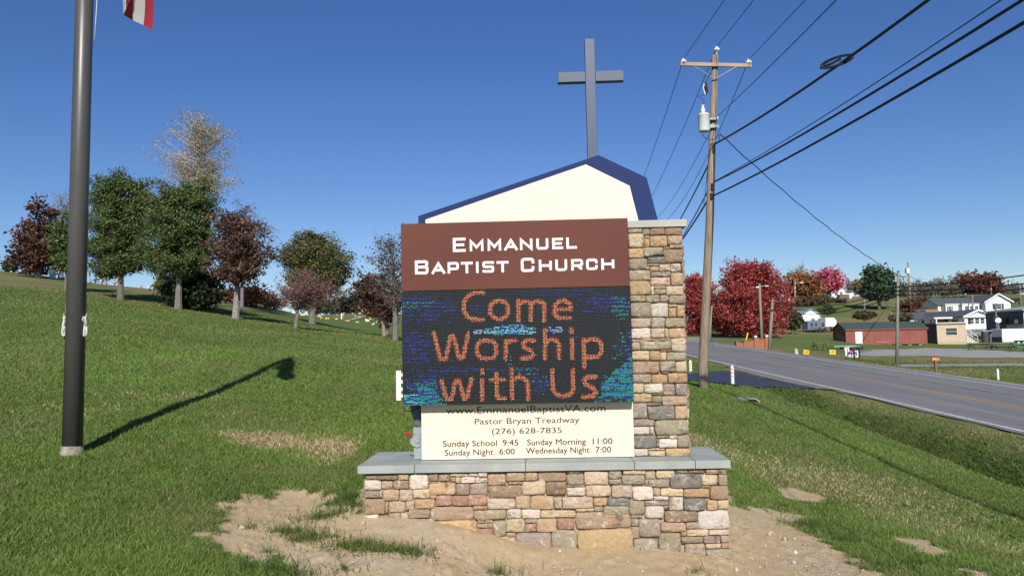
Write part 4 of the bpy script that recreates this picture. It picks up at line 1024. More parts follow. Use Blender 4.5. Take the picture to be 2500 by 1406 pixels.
e,b,t = simple_pole(1733,826,1737,757,80,.09,'second leaning pole paired with the one beside the big utility pole')
e,b,t = simple_pole(2222,727,2216,640,180,.22,'tall pole on the skyline right of the evergreen', m=M_wood)
MB().box(-.35,.35,-.35,.35,-.6,.6).build('transformer_can', M_tank, e, loc=px(2215,661,180)-b)
top2217 = px(2216,642,180)
cable(px(2192,671,50), px(2216,668,180), .4, .05, 'short wire between the lone pole and the skyline pole')
cable(px(2217,672,180), px(2400,716,230), 1.5, .05, 'faint wire falling right from the skyline pole')
for (x0,y0,x1,y1,D,lb) in [(2111,777,2110,728,150,'small pole on the hillside above the red shed roof'),(2178,789,2175,761,140,'short post on the hillside left of the lone pole'),(2375,757,2374,719,165,'slim pole rising in front of the upper white house'),
        (2421,728,2419,699,250,'thin pole on the ridge above the white gable'),(2492,746,2490,696,170,'grey pole at the right edge on the hillside'),(1956,806,1955,764,128,'small post before the white barn'),(2381,716,2380,690,270,'thin pole on the far ridge before the dark red tree'),(1979,733,1978,697,190,'thin pole on the hill between orange and pink trees')]:
    simple_pole(x0,y0,x1,y1,D,.0012*D*.75,lb)
e,b,t = simple_pole(1940,735,1941,682,185,.16,'street lamp pole in front of the orange brown tree', m=M_steel)
la = px(1942,693,185)-b; MB().tube([la,la+Vector((.7,0,.3)),la+Vector((1.3,0,.3))],.06,5).build('lamp_arm', M_steel, e); MB().box(-.4,.4,-.2,.2,-.1,.1).build('lamp_head', M_porc, e, loc=la+Vector((1.4,0,.25)))

# ------------------------------------------------------------------ trees
def tree_curves(mb, P0, P1, r0, r1, up=.4, n=5, jit=.05):
    P0=Vector(P0); P1=Vector(P1); L_=(P1-P0).length
    mid = P0*.5+P1*.5+Vector((0,0,up*L_*.25))
    if up>0: mid = Vector((P0.x*.4+P1.x*.6, P0.y*.4+P1.y*.6, P0.z*.5+P1.z*.5-up*L_*.08))
    pts_=[]
    for i in range(n+1):
        t=i/n; p=P0*(1-t)**2+mid*2*t*(1-t)+P1*t*t
        if 0<i<n: p+=Vector([random.gauss(0,jit*L_*.35) for _ in range(3)])
        pts_.append(p)
    mb.tube(pts_,[r0+(r1-r0)*i/n for i in range(n+1)],5 if r0>.05 else 3, caps=False); return pts_
def tree(name,label,cat,base,D,ells,leaf,barkc,n_cl,n_leaf,lsize,trunk_r,fork=.25,twigs=3,sub=2,clr=.45,shell=.55,flat=1.0,group='trees',weep=0,gap=.25,twig_r=.012,trunk_top=.75,lean=0,sink=.15,depth=.9):
    """ells: photo-pixel ellipses x, y, rx, ry of the crown. leaf: list of colours with weights"""
    bpx,bpy_ = base; b = px(bpx,bpy_,D); hz_ = Hs(b.x,b.y); b.z = hz_ if abs(b.z-hz_)<3 else b.z
    s = D/F
    E=[]
    for (x,y,rx,ry) in ells:
        c = px(x,y,D)-b; E.append((c, rx*s, ry*s))
    vol=[e[1]**2*e[2]+1e-6 for e in E]; tv=sum(vol)
    root = empty(name, b, 0, label, cat, group)
    zmin = min(e[0].z-e[2] for e in E); zmax=max(e[0].z+e[2] for e in E)
    cxm = sum(e[0].x*v for e,v in zip(E,vol))/tv
    bark = MB()
    # trunk
    fz = max(.3, zmin+(zmax-zmin)*fork); tzz = zmin+(zmax-zmin)*trunk_top
    ax = lambda z: Vector((cxm*min(1,max(0,z/zmax))**1.3+lean*z, .04*z*math.sin(z), z))
    tp = [Vector((0,0,-.3)),Vector((0,0,.12))]+[ax(z) for z in np.linspace(.6,tzz,7)]
    tr_ = [trunk_r*1.35,trunk_r*1.12]+[trunk_r*(1-.82*i/6)*.98 for i in range(7)]
    bark.tube(tp,tr_,8,caps=False)
    def trad(z): return trunk_r*(1-.8*min(1,max(0,z/tzz)))
    cl=[]
    for k in range(n_cl):
        i = random.choices(range(len(E)),vol)[0]; c,rx,rz = E[i]
        for _try in range(30):
            v = Vector([random.gauss(0,1) for _ in range(3)]).normalized(); q = random.random()**(1/3)
            q = shell+(1-shell)*q if random.random()<.8 else q
            p = c+Vector((v.x*rx*q, v.y*rx*q*depth, v.z*rz*q))
            if p.z>.15: break
        p.z = max(p.z,.12)
        zz = min(max(fz, p.z-random.uniform(.35,.75)*math.hypot(p.x-ax(p.z).x,p.y)-rz*.15*random.random()), tzz)
        if p.z < zz: zz = max(min(p.z+.1*rz, tzz), zmin*.9)
        a = ax(zz); L_=(p-a).length
        pts_ = tree_curves(bark,a,p,min(trad(zz)*.55, .02+.022*L_),twig_r*.9,up=.5 if not weep else -.2,n=5,jit=.07)
        cl.append((p,pts_))
        for t_i in range(twigs):
            o = pts_[random.randint(2,5)]; R_ = clr*random.uniform(.5,1.1)
            d = Vector([random.gauss(0,1) for _ in range(3)]).normalized(); d.z = d.z*.6+(.45 if not weep else -weep)
            e_ = o+d*R_
            p2 = tree_curves(bark,o,e_,twig_r*.8,twig_r*.45,up=0,n=3,jit=.12)
            for s_i in range(sub):
                o2=p2[random.randint(1,3)]; d=Vector([random.gauss(0,1) for _ in range(3)]).normalized(); d.z=d.z*.6+(.3 if not weep else -weep*1.4)
                tree_curves(bark,o2,o2+d*R_*.55,twig_r*.5,twig_r*.3,up=0,n=2,jit=.15)
                cl.append((o2+d*R_*.5,None))
            cl.append((e_,None))
    bm_ = mat('bark_'+name, barkc, .9, noise=.25, scale=6, bump=.3)
    bark.build('trunk', bm_, root)
    if n_leaf:
        cp = np.array([c[0][:] for c in cl]); ci = rng.integers(0,len(cp),n_leaf)
        cb = rng.uniform(.72,1.25,len(cp))
        off = rng.normal(0,1,(n_leaf,3)); off/=np.linalg.norm(off,axis=1)[:,None]; off*= (clr*rng.random((n_leaf,1))**.5)*np.array([1,1,flat*.75])*.8
        P = cp[ci]+off; P[:,2]=np.maximum(P[:,2],.08)
        sz = lsize*rng.uniform(.6,1.25,n_leaf)[:,None]
        A = rng.normal(0,1,(n_leaf,3)); A[:,2]*=.7; A/=np.linalg.norm(A,axis=1)[:,None]
        B = rng.normal(0,1,(n_leaf,3)); B-= (B*A).sum(1)[:,None]*A; B/=np.linalg.norm(B,axis=1)[:,None]
        LV = np.stack([P-A*sz, P+B*sz*.6, P+A*sz, P-B*sz*.6],1).reshape(-1,3)
        cols = np.array([c[:3] for c in leaf]); wts=np.array([c[3] if len(c)>3 else 1 for c in leaf],float); wts/=wts.sum()
        # whole clumps lean to one colour
        cc = rng.choice(len(cols),len(cp),p=wts); lc_ = np.where(rng.random(n_leaf)<.6, cc[ci], rng.choice(len(cols),n_leaf,p=wts))
        K = cols[lc_]*(cb[ci]*rng.uniform(.75,1.25,n_leaf))[:,None]
        np_mesh('crown', LV, np.arange(n_leaf*4).reshape(-1,4), M_leaf, np.repeat(K,4,0), parent=root)
    return root
PEAR=[(.078,.125,.036,4),(.115,.165,.048,2),(.15,.175,.065,1),(.12,.07,.05,.25)]
DRED=[(.095,.046,.034,3),(.14,.066,.042,1.5),(.06,.034,.028,2),(.16,.09,.045,.5)]
OLIVE=[(.12,.13,.042,3),(.15,.14,.05,2),(.18,.12,.055,.7),(.08,.10,.035,2)]
CRIM=[(.36,.055,.055,3),(.47,.095,.070,2),(.24,.040,.050,1.5),(.30,.12,.06,.7)]
PINK=[(.55,.10,.16,3),(.62,.18,.22,1),(.38,.07,.12,1)]
ORNG=[(.34,.13,.045,3),(.26,.10,.05,1.5),(.20,.14,.05,1.5)]
BROWN=[(.16,.09,.05,2),(.12,.075,.05,2),(.20,.12,.06,1),(.09,.10,.04,1)]
GREY=(.20,.18,.17); WB_=(.46,.44,.40)
tree('maple_tree','dark purple leaved tree at the far left beyond the statue','tree',(95,662),66,[(92,615,60,48),(100,555,42,55),(75,635,48,28)],DRED,(.10,.08,.07),70,6500,.17,.22,.1,4,2,.9)
tree('bare_tree','bare grey branched tree behind the purple tree at far left','tree',(150,668),78,[(148,525,42,62),(165,510,30,45)],[],(.19,.17,.18),34,0,.1,.2,.15,6,3,1.0,twig_r=.02)
tree('pear_tree','small green tree mostly hidden behind the flagpole','tree',(163,712),52,[(165,610,34,62),(168,565,28,50),(150,600,22,50)],PEAR,(.13,.12,.10),40,4500,.12,.16,.2,4,2,.55)
tree('pear_tree','dense green round tree just right of the flagpole','tree',(294,733),50,[(290,530,80,105),(262,470,55,66),(335,485,46,76),(290,620,84,68),(236,600,46,78),(350,590,40,78)],PEAR,(.13,.12,.10),230,52000,.075,.20,.22,4,2,.5,shell=.6)
tree('pear_tree','dense green tree leaning to the right of the round one','tree',(435,755),48,[(440,540,86,96),(474,510,60,72),(396,560,58,98),(440,625,78,66),(494,560,44,72),(385,645,52,50)],PEAR,(.16,.145,.12),230,52000,.075,.21,.22,4,2,.5,shell=.6)
tree('birch_tree','tall thin weeping birch with white branches rising behind the green trees','tree',(500,735),58,[(480,300,62,46),(440,360,62,60),(520,350,62,70),(470,420,75,55),(540,420,48,70),(410,380,38,34),(500,470,50,50)],[(.34,.29,.15,2),(.38,.28,.16,1),(.27,.25,.14,1)],(.34,.31,.28),150,15000,.055,.20,.3,5,3,.8,weep=.35,twig_r=.013,shell=.35,trunk_top=.9)
tree('yew_bush','big dark evergreen bush between the two green trees and the maple','shrub',(478,762),50,[(478,715,66,46),(450,690,42,38),(505,720,48,44),(430,720,34,30)],[(.020,.035,.014,2),(.035,.055,.02,1),(.05,.035,.02,.4)],(.05,.04,.035),110,11000,.12,.12,.05,4,1,.6,group='shrubs')
tree('weeping_tree','bare weeping grey tree top rising behind the dark maple','tree',(590,770),60,[(585,525,48,40),(630,570,45,45),(560,560,40,40)],[(.14,.10,.08,1)],(.17,.15,.16),55,500,.07,.15,.3,6,3,.9,weep=.4,twig_r=.016)
tree('maple_tree','dark maroon maple with a pale trunk right of the dark bush','tree',(575,778),46,[(590,600,85,62),(560,560,60,38),(610,650,70,40),(540,640,50,45),(640,600,42,48),(575,545,40,25),(590,680,60,24)],[(.105,.054,.038,3),(.18,.08,.045,1.3),(.065,.040,.032,2),(.20,.11,.05,.6)],(.24,.22,.19),110,15000,.085,.19,.12,4,2,.55,shell=.35,flat=.7)
tree('dogwood_tree','small bare pinkish tree in front of the round olive tree','tree',(722,803),44,[(750,705,72,42),(720,690,52,38),(790,720,45,28),(700,735,38,26)],[(.24,.10,.09,2),(.16,.08,.07,1)],(.17,.135,.125),85,3600,.06,.10,.05,6,3,.5,twig_r=.009,trunk_top=.45,shell=.3)
tree('maple_tree','large domed olive green tree behind the small bare one','tree',(762,760),62,[(770,650,82,66),(735,620,50,42),(805,640,48,70),(770,600,48,28),(790,700,60,34)],OLIVE,(.15,.14,.12),190,30000,.10,.25,.1,4,2,.7,shell=.6)
tree('maple_tree','small dark red tree left of the bare tree at the sign edge','tree',(938,800),50,[(905,715,48,38),(900,690,30,28),(935,745,42,34),(890,745,34,22)],DRED,(.22,.19,.17),60,4800,.10,.12,.05,4,2,.5,shell=.35)
tree('bare_tree','nearly leafless tree standing at the left edge of the sign','tree',(965,832),42,[(945,650,58,72),(985,640,50,70),(970,720,48,50),(925,620,34,35)],[(.055,.035,.028,2),(.09,.05,.035,1)],(.15,.135,.12),75,1500,.075,.15,.2,6,3,.6,twig_r=.010,shell=.3,trunk_top=.85)
tree('orange_bush','round orange leaved bush seen under the dark maple','shrub',(612,752),70,[(608,728,38,20),(625,732,26,18)],ORNG,(.15,.1,.07),35,2600,.16,.1,.05,3,1,.7,group='shrubs')
tree('orange_bush','small orange bush to the left of the maple trunk','shrub',(548,745),75,[(549,733,16,12)],ORNG,(.15,.1,.07),14,900,.16,.08,.05,3,1,.6,group='shrubs')
tree('pink_bush','dusty pink bush left of the small bare tree','shrub',(668,765),75,[(668,742,27,18)],[(.30,.12,.11,2),(.22,.12,.10,1)],(.2,.14,.12),26,1300,.13,.08,.05,4,2,.7,group='shrubs')
tree('yellow_bush','yellow green bush on the crest between the green trees','shrub',(398,712),72,[(400,698,18,17),(385,703,12,10)],[(.20,.17,.05,2),(.12,.14,.04,1)],(.15,.1,.07),16,1000,.15,.08,.05,3,1,.6,group='shrubs')
tree('low_bush','small dark bush at the far left edge of the crest','shrub',(22,668),72,[(24,659,14,10)],[(.05,.06,.025,1)],(.1,.08,.07),10,500,.15,.06,.05,3,1,.5,group='shrubs')
tree('low_bush','brown hedge under the purple tree beside the statue','shrub',(85,676),70,[(85,667,26,9)],[(.10,.06,.035,1),(.07,.04,.03,1)],(.1,.08,.07),14,700,.14,.06,.05,3,1,.5,group='shrubs')
tree('low_bush','reddish bush at the foot of the bare tree beside the sign','shrub',(945,800),60,[(948,783,26,15)],[(.13,.07,.06,1),(.09,.05,.04,1)],(.2,.15,.13),22,1000,.09,.06,.05,4,1,.5,group='shrubs')
tree('far_tree','dark tree line clump in the cemetery behind the dark red tree','tree',(850,772),150,[(850,745,26,20),(880,735,30,24),(820,752,20,14)],[(.06,.05,.035,1),(.04,.055,.03,1)],(.12,.1,.09),30,1800,.35,.25,.05,3,1,1.6)
tree('far_tree','brown tree clump on the far cemetery horizon behind the small bare tree','tree',(770,768),160,[(760,750,34,14),(800,748,26,16)],[(.10,.075,.055,1),(.07,.07,.04,1)],(.12,.1,.09),30,2600,.3,.25,.05,3,1,1.6)
tree('far_tree','dark evergreen clump on the far horizon right of the dark red tree','tree',(925,775),160,[(915,748,24,20),(955,745,26,22)],[(.05,.06,.035,1),(.07,.055,.04,1)],(.12,.1,.09),30,2600,.3,.25,.05,3,1,1.6)
# right side
tree('red_maple','broad bright crimson maple across the road','tree',(1836,828),108,[(1835,740,84,82),(1880,750,46,70),(1790,760,50,60),(1840,690,66,42),(1825,665,36,22),(1785,790,40,34)],CRIM,(.08,.07,.07),240,44000,.17,.42,.08,4,2,1.3,shell=.55)
tree('red_maple','smaller crimson maple partly behind the utility pole','tree',(1702,822),118,[(1700,745,40,62),(1690,710,32,34),(1735,740,36,55),(1712,790,42,26)],CRIM,(.08,.07,.07),110,18000,.17,.35,.08,4,2,1.2)
tree('red_maple','low red tree filling between the two crimson maples','tree',(1765,820),114,[(1762,775,34,36),(1752,745,22,26)],CRIM,(.08,.07,.07),60,9000,.17,.3,.08,4,2,1.2)
tree('orange_tree','orange brown tree on the hill right of the crimson maple','tree',(1958,740),190,[(1955,700,38,30),(1975,710,26,26),(1940,705,26,24)],ORNG,(.18,.15,.13),60,4200,.42,.35,.1,4,2,2.0)
tree('bare_tree','bare grey tree behind the orange brown tree','tree',(1950,735),205,[(1948,680,34,24),(1985,690,18,28)],[],(.22,.19,.18),34,0,.1,.3,.2,6,2,2.2,twig_r=.05)
tree('pink_tree','bright pink red tree left of the hilltop white house','tree',(2022,722),200,[(2022,690,30,24),(2008,680,16,16),(2040,688,16,18)],PINK,(.15,.11,.10),45,3000,.38,.3,.1,4,2,1.8)
tree('evergreen_tree','tall dark evergreen on the skyline right of the hilltop house','tree',(2145,724),170,[(2140,690,26,32),(2137,660,18,16),(2160,700,26,24),(2122,705,18,20),(2148,715,34,13)],[(.055,.10,.045,2),(.09,.14,.07,1.3),(.035,.065,.03,1)],(.1,.08,.07),80,7000,.38,.3,.05,3,1,1.7)
tree('yellow_tree','small yellow brown tree left of the evergreen','tree',(2102,722),225,[(2102,702,12,17),(2092,708,8,12)],[(.26,.20,.08,2),(.16,.15,.06,1)],(.15,.12,.10),22,1300,.38,.2,.1,3,1,1.4)
tree('dome_tree','large dark red domed tree on the far right ridge','tree',(2398,735),260,[(2395,700,32,26),(2385,708,24,20),(2410,712,24,18)],[(.20,.05,.035,2),(.12,.05,.04,2),(.15,.11,.05,.5)],(.1,.08,.07),70,4500,.6,.4,.05,3,1,2.4)
tree('pale_tree','pale thinly leaved tree left of the red domed tree','tree',(2352,730),265,[(2351,696,13,17)],[(.24,.22,.14,2)],(.25,.22,.2),26,900,.55,.3,.1,4,2,2.0)
k=0
for (x,y,rx,ry,D,lf,nl,lb) in [(2205,715,14,18,230,[(.16,.15,.08)],300,'thin brownish tree beside the skyline pole'),(2248,712,26,15,240,[(.12,.11,.08)],300,'grey bare trees on the ridge right of the skyline pole'),
   (2275,708,20,18,245,[(.12,.11,.08)],250,'grey bare crown behind the ridge above the wooden deck'),(2300,706,14,20,250,[(.14,.12,.08)],250,'upright bare crown above the upper house roof'),(2325,716,14,12,255,[(.10,.12,.06)],300,'low green brown crown on the ridge left of the pale tree'),
   (2335,706,12,18,262,[(.12,.1,.08)],150,'slim bare tree just left of the pale tree'),(2440,716,22,12,270,[(.13,.11,.09)],300,'grey bare crown right of the red domed tree'),(2475,714,26,13,275,[(.13,.11,.09)],300,'grey bare crowns at the far right edge of the ridge'),
   (2083,703,8,12,240,[(.14,.11,.09)],150,'bare grey tree right of the hilltop house'),(1990,725,14,16,195,[(.16,.10,.07)],400,'brown shrubby tree below the pink tree')]:
    tree('bare_tree',lb,'tree',(x,y+ry),D,[(x,y,rx,ry)],lf,(.20,.18,.18),24,nl*3,.34,.25,.1,6,2,2.0,twig_r=.05,shell=.3)
for (x,y,rx,ry,D,lf,lb) in [(1980,738,60,16,185,BROWN,'brown scrub along the hillside below the orange tree'),(2220,745,36,14,165,[(.17,.08,.06,2),(.12,.08,.05,1)],'reddish brown scrub on the slope left of the wooden deck'),(2240,730,34,10,190,[(.17,.09,.06,2),(.12,.10,.05,1)],'upper reddish scrub patch on the right slope'),
   (2110,770,30,9,140,[(.07,.06,.04,1),(.10,.10,.04,1)],'dark low scrub behind the red shed roof'),(2020,758,22,8,150,[(.09,.11,.04,1)],'green scrub on the slope above the caravan'),(2200,775,30,9,135,[(.10,.08,.05,1),(.10,.11,.04,1)],'brown green scrub behind the right end of the red shed'),
   (1935,785,26,22,122,[(.07,.09,.035,2),(.10,.08,.04,1)],'green scrubby bush between crimson maple and white barn'),(1920,760,24,24,135,BROWN,'brown scrub right behind the crimson maple'),(2040,736,30,6,190,[(.13,.11,.05,1),(.08,.10,.04,1)],'hedge below the pink tree and hilltop house'),(2150,722,50,9,175,[(.06,.09,.04,1),(.10,.10,.05,1)],'green bushes at the foot of the evergreen'),(2460,740,50,8,200,[(.12,.09,.05,1),(.10,.10,.05,1)],'brown scrub line behind the upper white house'),
   (2330,735,50,6,210,[(.12,.10,.05,1),(.09,.10,.045,1)],'low scrub line on the slope behind the wooden deck')]:
    tree('hillside_shrub',lb,'shrub',(x,y+ry),D,[(x,y,rx,ry)],lf,(.14,.11,.09),int(24+rx*.8),int(2400+rx*50),.18,.10,.05,3,1,.42,group='shrubs on the far hillside',depth=.5,twig_r=.03)

# ------------------------------------------------------------------ buildings and things across the road
M_wsid = mat('white_siding',(.78,.79,.80),.6,noise=.03,scale=2)
M_dshut = mat('dark_shutter',(.03,.035,.05),.6)
M_glass = mat('window_glass',(.05,.06,.075),.12)
M_roofd = mat('dark_shingle',(.075,.085,.10),.9,noise=.15,scale=6)
M_roofg = mat('green_shingle',(.035,.060,.055),.9,noise=.15,scale=4)
M_redsd = mat('red_board',(.265,.080,.060),.8,col2=(.21,.065,.05),scale=.8)
M_redtrim = mat('red_trim',(.24,.055,.045),.7)
M_beige = mat('beige_block',(.52,.42,.30),.85,col2=(.46,.37,.265),scale=1.2,bump=.1)
M_brownw = mat('brown_wall',(.15,.10,.075),.9,noise=.1)
M_greyb = mat('grey_metal_siding',(.085,.095,.115),.6,noise=.08)
M_brick = mat('red_brick',(.34,.13,.075),.85,col2=(.27,.10,.06),scale=9,bump=.3)
M_tin = mat('tin_roof',(.42,.45,.47),.45,metal=.3,noise=.1,scale=2)
M_cwhite = mat('trailer_white',(.80,.81,.83),.35,coat=.3)
M_tyre = mat('tyre_rubber',(.02,.02,.02),.8)
M_deck = mat('deck_boards',(.42,.20,.11),.8,noise=.2)
M_green = mat('green_paint',(.06,.30,.16),.5)
M_yel = mat('yellow_sign',(.75,.55,.02),.5); M_ora = mat('orange_yellow_sign',(.75,.40,.02),.5)
M_orange = mat('orange_mailbox',(.62,.25,.09),.6,noise=.15,scale=9)
def rect(x0,y0,x1,y1,D):
    a=px(x0,(y0+y1)/2,D); b=px(x1,(y0+y1)/2,D); t=px((x0+x1)/2,y0,D).z; c=px((x0+x1)/2,y1,D).z
    return a.x,b.x,c,t
def bld(name,label,cat,x0,y0,x1,y1,D,dp,wallm,lift=.0,group=None):
    """box walls whose front fills the photo rectangle at distance D, dp metres deep"""
    X0,X1,Z0,Z1 = rect(x0,y0,x1,y1,D)
    r = empty(name,(X0,D,Z0),0,label,cat,group)
    W=X1-X0; Hh=Z1-Z0
    MB().box(0,W,0,dp,-.6 if lift==0 else lift,Hh).build('wall',wallm,r)
    return r,W,Hh
def window(r,x0,x1,z0,z1,y=0,fr=.08,side=None,shut=0,fm=None,gm=None,mull=True):
    """window on the front (y) or on the left side (side = x); frame with pane and sash bar"""
    def mk(mb,a0,a1,d0,d1,c0,c1):
        if side is None: mb.box(a0,a1,y-d1,y-d0,c0,c1)
        else: mb.box(side-d1,side-d0,a0,a1,c0,c1)
        return mb
    f = MB(); mk(f,x0-fr,x1+fr,0,.05,z1,z1+fr); mk(f,x0-fr,x1+fr,0,.05,z0-fr,z0); mk(f,x0-fr,x0,0,.05,z0,z1); mk(f,x1,x1+fr,0,.05,z0,z1)
    if mull: mk(f,x0,x1,.012,.04,(z0+z1)/2-.025,(z0+z1)/2+.025)
    fo=f.build('window',fm or M_white,r); p=MB(); mk(p,x0,x1,0,.015,z0,z1); p.build('pane',gm or M_glass,fo)
    if shut:
        for a,b in ((x0-fr-shut,x0-fr-.02),(x1+fr+.02,x1+fr+shut)):
            s=MB(); mk(s,a,b,0,.04,z0-fr,z1+fr); s.build('shutter',M_dshut,r)
def gable_roof(r,W,dp,z,rise,ov,m,axis='x',th=.12,name='roof',y0=0,x0=0,gm=None):
    """axis x: ridge along x; axis y: ridge along y with gables facing front"""
    if axis=='x':
        mb=MB(); yc=y0+dp/2; k=rise/(dp/2)
        P=[(y0-ov,z-ov*k),(yc,z+rise),(y0+dp+ov,z-ov*k)]
        vs_=[]
        for X in (x0-ov,x0+W+ov):
            for (a,b) in P: vs_.append((X,a,b+th)); 
            for (a,b) in P: vs_.append((X,a,b))
        mb.add(vs_,[(0,1,7,6),(1,2,8,7),(3,9,10,4),(4,10,11,5),(0,6,9,3),(2,5,11,8),(0,3,4,1),(1,4,5,2),(6,7,10,9),(7,8,11,10)])
        o=mb.build(name,m,r)
        for X in (x0+.004,x0+W-.064):
            if gm: MB().add([(X,y0,z),(X,y0+dp,z),(X,yc,z+rise),(X+.06,y0,z),(X+.06,y0+dp,z),(X+.06,yc,z+rise)],[(0,2,1),(3,4,5),(0,1,4,3),(1,2,5,4),(2,0,3,5)]).build('gable_end',gm,r)
    else:
        mb=MB(); xc=x0+W/2; k=rise/(W/2)
        P=[(x0-ov,z-ov*k),(xc,z+rise),(x0+W+ov,z-ov*k)]; vs_=[]
        for Y in (y0-ov,y0+dp+ov):
            for (a,b) in P: vs_.append((a,Y,b+th))
            for (a,b) in P: vs_.append((a,Y,b))
        mb.add(vs_,[(0,6,7,1),(1,7,8,2),(3,4,10,9),(4,5,11,10),(0,3,9,6),(2,8,11,5),(0,1,4,3),(1,2,5,4),(6,9,10,7),(7,10,11,8)])
        o=mb.build(name,m,r)
        if gm: MB().prism([(x0,z),(x0+W,z),(xc,z+rise)],y0+.004,y0+dp-.006).build('gable_end',gm,r)
    return o
# red shed
r,W,Hh = bld('storage_shed','long low red storage shed with green roof and white door','shed',2065,803,2264,843,105,4.2,M_redsd,.12)
gable_roof(r,W,4.2,Hh,.85,.15,M_roofg,'x',gm=M_redtrim)
nbd=14
for i in range(1,nbd): MB().box(W*i/nbd-.02,W*i/nbd+.02,-.02,-.001,.15,Hh).build('wall_batten',M_redsd,r)
dx=(2091-2065)/199*W
dd=MB().box(dx-.15,dx+.75,-.05,.0,.1,1.85).build('door',mat('white_door',(.75,.78,.80),.5),r); MB().box(dx+.62,dx+.68,-.09,-.05,.9,1.0).build('handle',M_steel,dd)
MB().box(-.05,-.001,.8,2.6,.1,1.7).build('side_door',M_greyb,r)
MB().box(-.1,W+.1,-.16,-.02,Hh-.12,Hh+.02).build('fascia',M_redtrim,r)
MB().box(W*.37,W*.53,-.03,0,.42,.5).build('wall_stripe',mat('faded_red',(.42,.2,.17),.8),r)
for i in range(8): MB().box(W*(i+.15)/8,W*(i+.15)/8+.45,.1,.5,-.3,.12).build('foundation_block',M_conc,r)
MB().box(dx-.2,dx+1.0,-.9,-.05,-.3,.02).build('door_step',M_conc,r)
# beige block building
r,W,Hh = bld('block_building','small beige block building with one wide window and flat roof','building',2288,790,2359,840,108,5.5,M_beige)
MB().box(-.012,-.002,.02,5.48,-.2,Hh).build('side_wall',M_brownw,r)
MB().box(-.25,W+.15,-.25,5.6,Hh,Hh+.18).build('roof',mat('flat_roof_edge',(.50,.46,.42),.8),r)
window(r,W*.30,W*.68,Hh*.45,Hh*.78,0,.12,fm=mat('beige_trim',(.58,.49,.36),.8))
MB().box(0,W,-.03,-.001,-.3,.35).build('plinth',mat('plinth_beige',(.45,.34,.23),.9),r)
# white manufactured home, gable toward the road
r,W,Hh = bld('white_home','white manufactured home with shuttered windows and front gable','house',2355,771,2420,803,128,18,M_wsid)
MB().box(.02,W-.02,-.02,18.02,-1.0,.0).build('stone_skirting',mat('skirting_stone',(.30,.31,.32),.9,col2=(.07,.075,.09),scale=3,detail=3),r)
gable_roof(r,W,18,Hh,.95,.35,M_roofd,'y',gm=M_wsid)
for sx in (0,1):
    MB().prism([(-.4,Hh-.30),(W/2,Hh+.80),(W/2,Hh+1.08),(-.4,Hh-.02)] if sx==0 else [(W/2,Hh+.80),(W+.4,Hh-.30),(W+.4,Hh-.02),(W/2,Hh+1.08)],-.42,-.36).build('bargeboard',M_white,r)
MB().box(-.35,W+.35,-.36,-.0,Hh-.22,Hh-.02).build('porch_beam',M_white,r)
for i,f in enumerate((.26,.46,.66)): window(r,W*f-.28,W*f+.34,Hh*.42,Hh*.80,0,.07,shut=0)
for a in (.13,.84): MB().box(W*a-.02,W*a+.36,-.05,0,Hh*.38,Hh*.85).build('shutter',M_dshut,r)
MB().lathe([(.28,0),(.28,.03)],16).build('gable_vent',mat('vent_grey',(.6,.6,.62),.6),r,loc=(W/2,-.02,Hh+.4)).rotation_euler=(PI/2,0,0)
for y_ in (2.2,6.5,9,13): window(r,y_,y_+1.0,Hh*.35,Hh*.78,side=0,fr=.07,shut=.35)
# side porch
for y_ in (3.0,7.8): 
    MB().box(-3.0,-2.85,y_-.08,y_+.08,-1,Hh*.86).build('porch_post',M_white,r)
MB().box(-3.3,.0,2.8,8.2,Hh*.86,Hh*.98).build('porch_roof',M_white,r)
MB().box(-3.0,.0,3.0,8,-1,-.05).build('porch_deck',M_greyb,r)
MB().box(-.06,-.001,4.8,5.8,0,2.0).build('side_door',M_dshut,r)
# long grey roofed wing running left
r,W,Hh = bld('white_house','white house wing with dark roof and small black shuttered windows','house',2222,777,2352,795,141,7,M_wsid,group=None)
gable_roof(r,W,7,Hh,1.1,.3,M_roofd,'x',gm=M_wsid)
for f in (.12,.30,.42,.62,.84): window(r,W*f,W*f+.7,Hh*.35,Hh*.8,0,.06,shut=.3)
# upper white house
r,W,Hh = bld('upper_white_house','upper white house with grey roof, gable and two wings on the slope','house',2290,744,2386,766,168,8,M_wsid)
gable_roof(r,W,8,Hh,1.5,.3,M_roofd,'x',gm=M_wsid)
gW=(2449-2386)/F*160; 
MB().box(W,W+gW,-3,8,-.6,Hh+.4).build('gable_wing',M_wsid,r); gable_roof(r,gW,11,Hh+.4,1.5,.4,M_roofd,'y',x0=W,y0=-3,gm=M_wsid,name='wing_roof')
for sx in (0,1):
    z=Hh+.4
    MB().prism([(W-.45,z-.34),(W+gW/2,z+1.45),(W+gW/2,z+1.7),(W-.45,z-.06)] if sx==0 else [(W+gW/2,z+1.45),(W+gW+.45,z-.34),(W+gW+.45,z-.06),(W+gW/2,z+1.7)],-3.48,-3.41).build('bargeboard',M_white,r)
window(r,W+gW*.38,W+gW*.62,Hh*.40,Hh*.95,-3,.08,shut=.45)
for f,wd_ in ((.10,1.6),(.52,2.6)):
    MB().box(W*f,W*f+wd_+1,-1.5,.0,-.6,Hh).build('bay',M_wsid,r); MB().box(W*f-.2,W*f+wd_+1.2,-1.7,.1,Hh,Hh+.15).build('bay_roof',M_white,r)
    n=1 if f<.3 else 3
    for i in range(n): window(r,W*f+.5+i*1.05,W*f+1.2+i*1.05,Hh*.3,Hh*.8,-1.5,.07,shut=.2 if n==1 else 0)
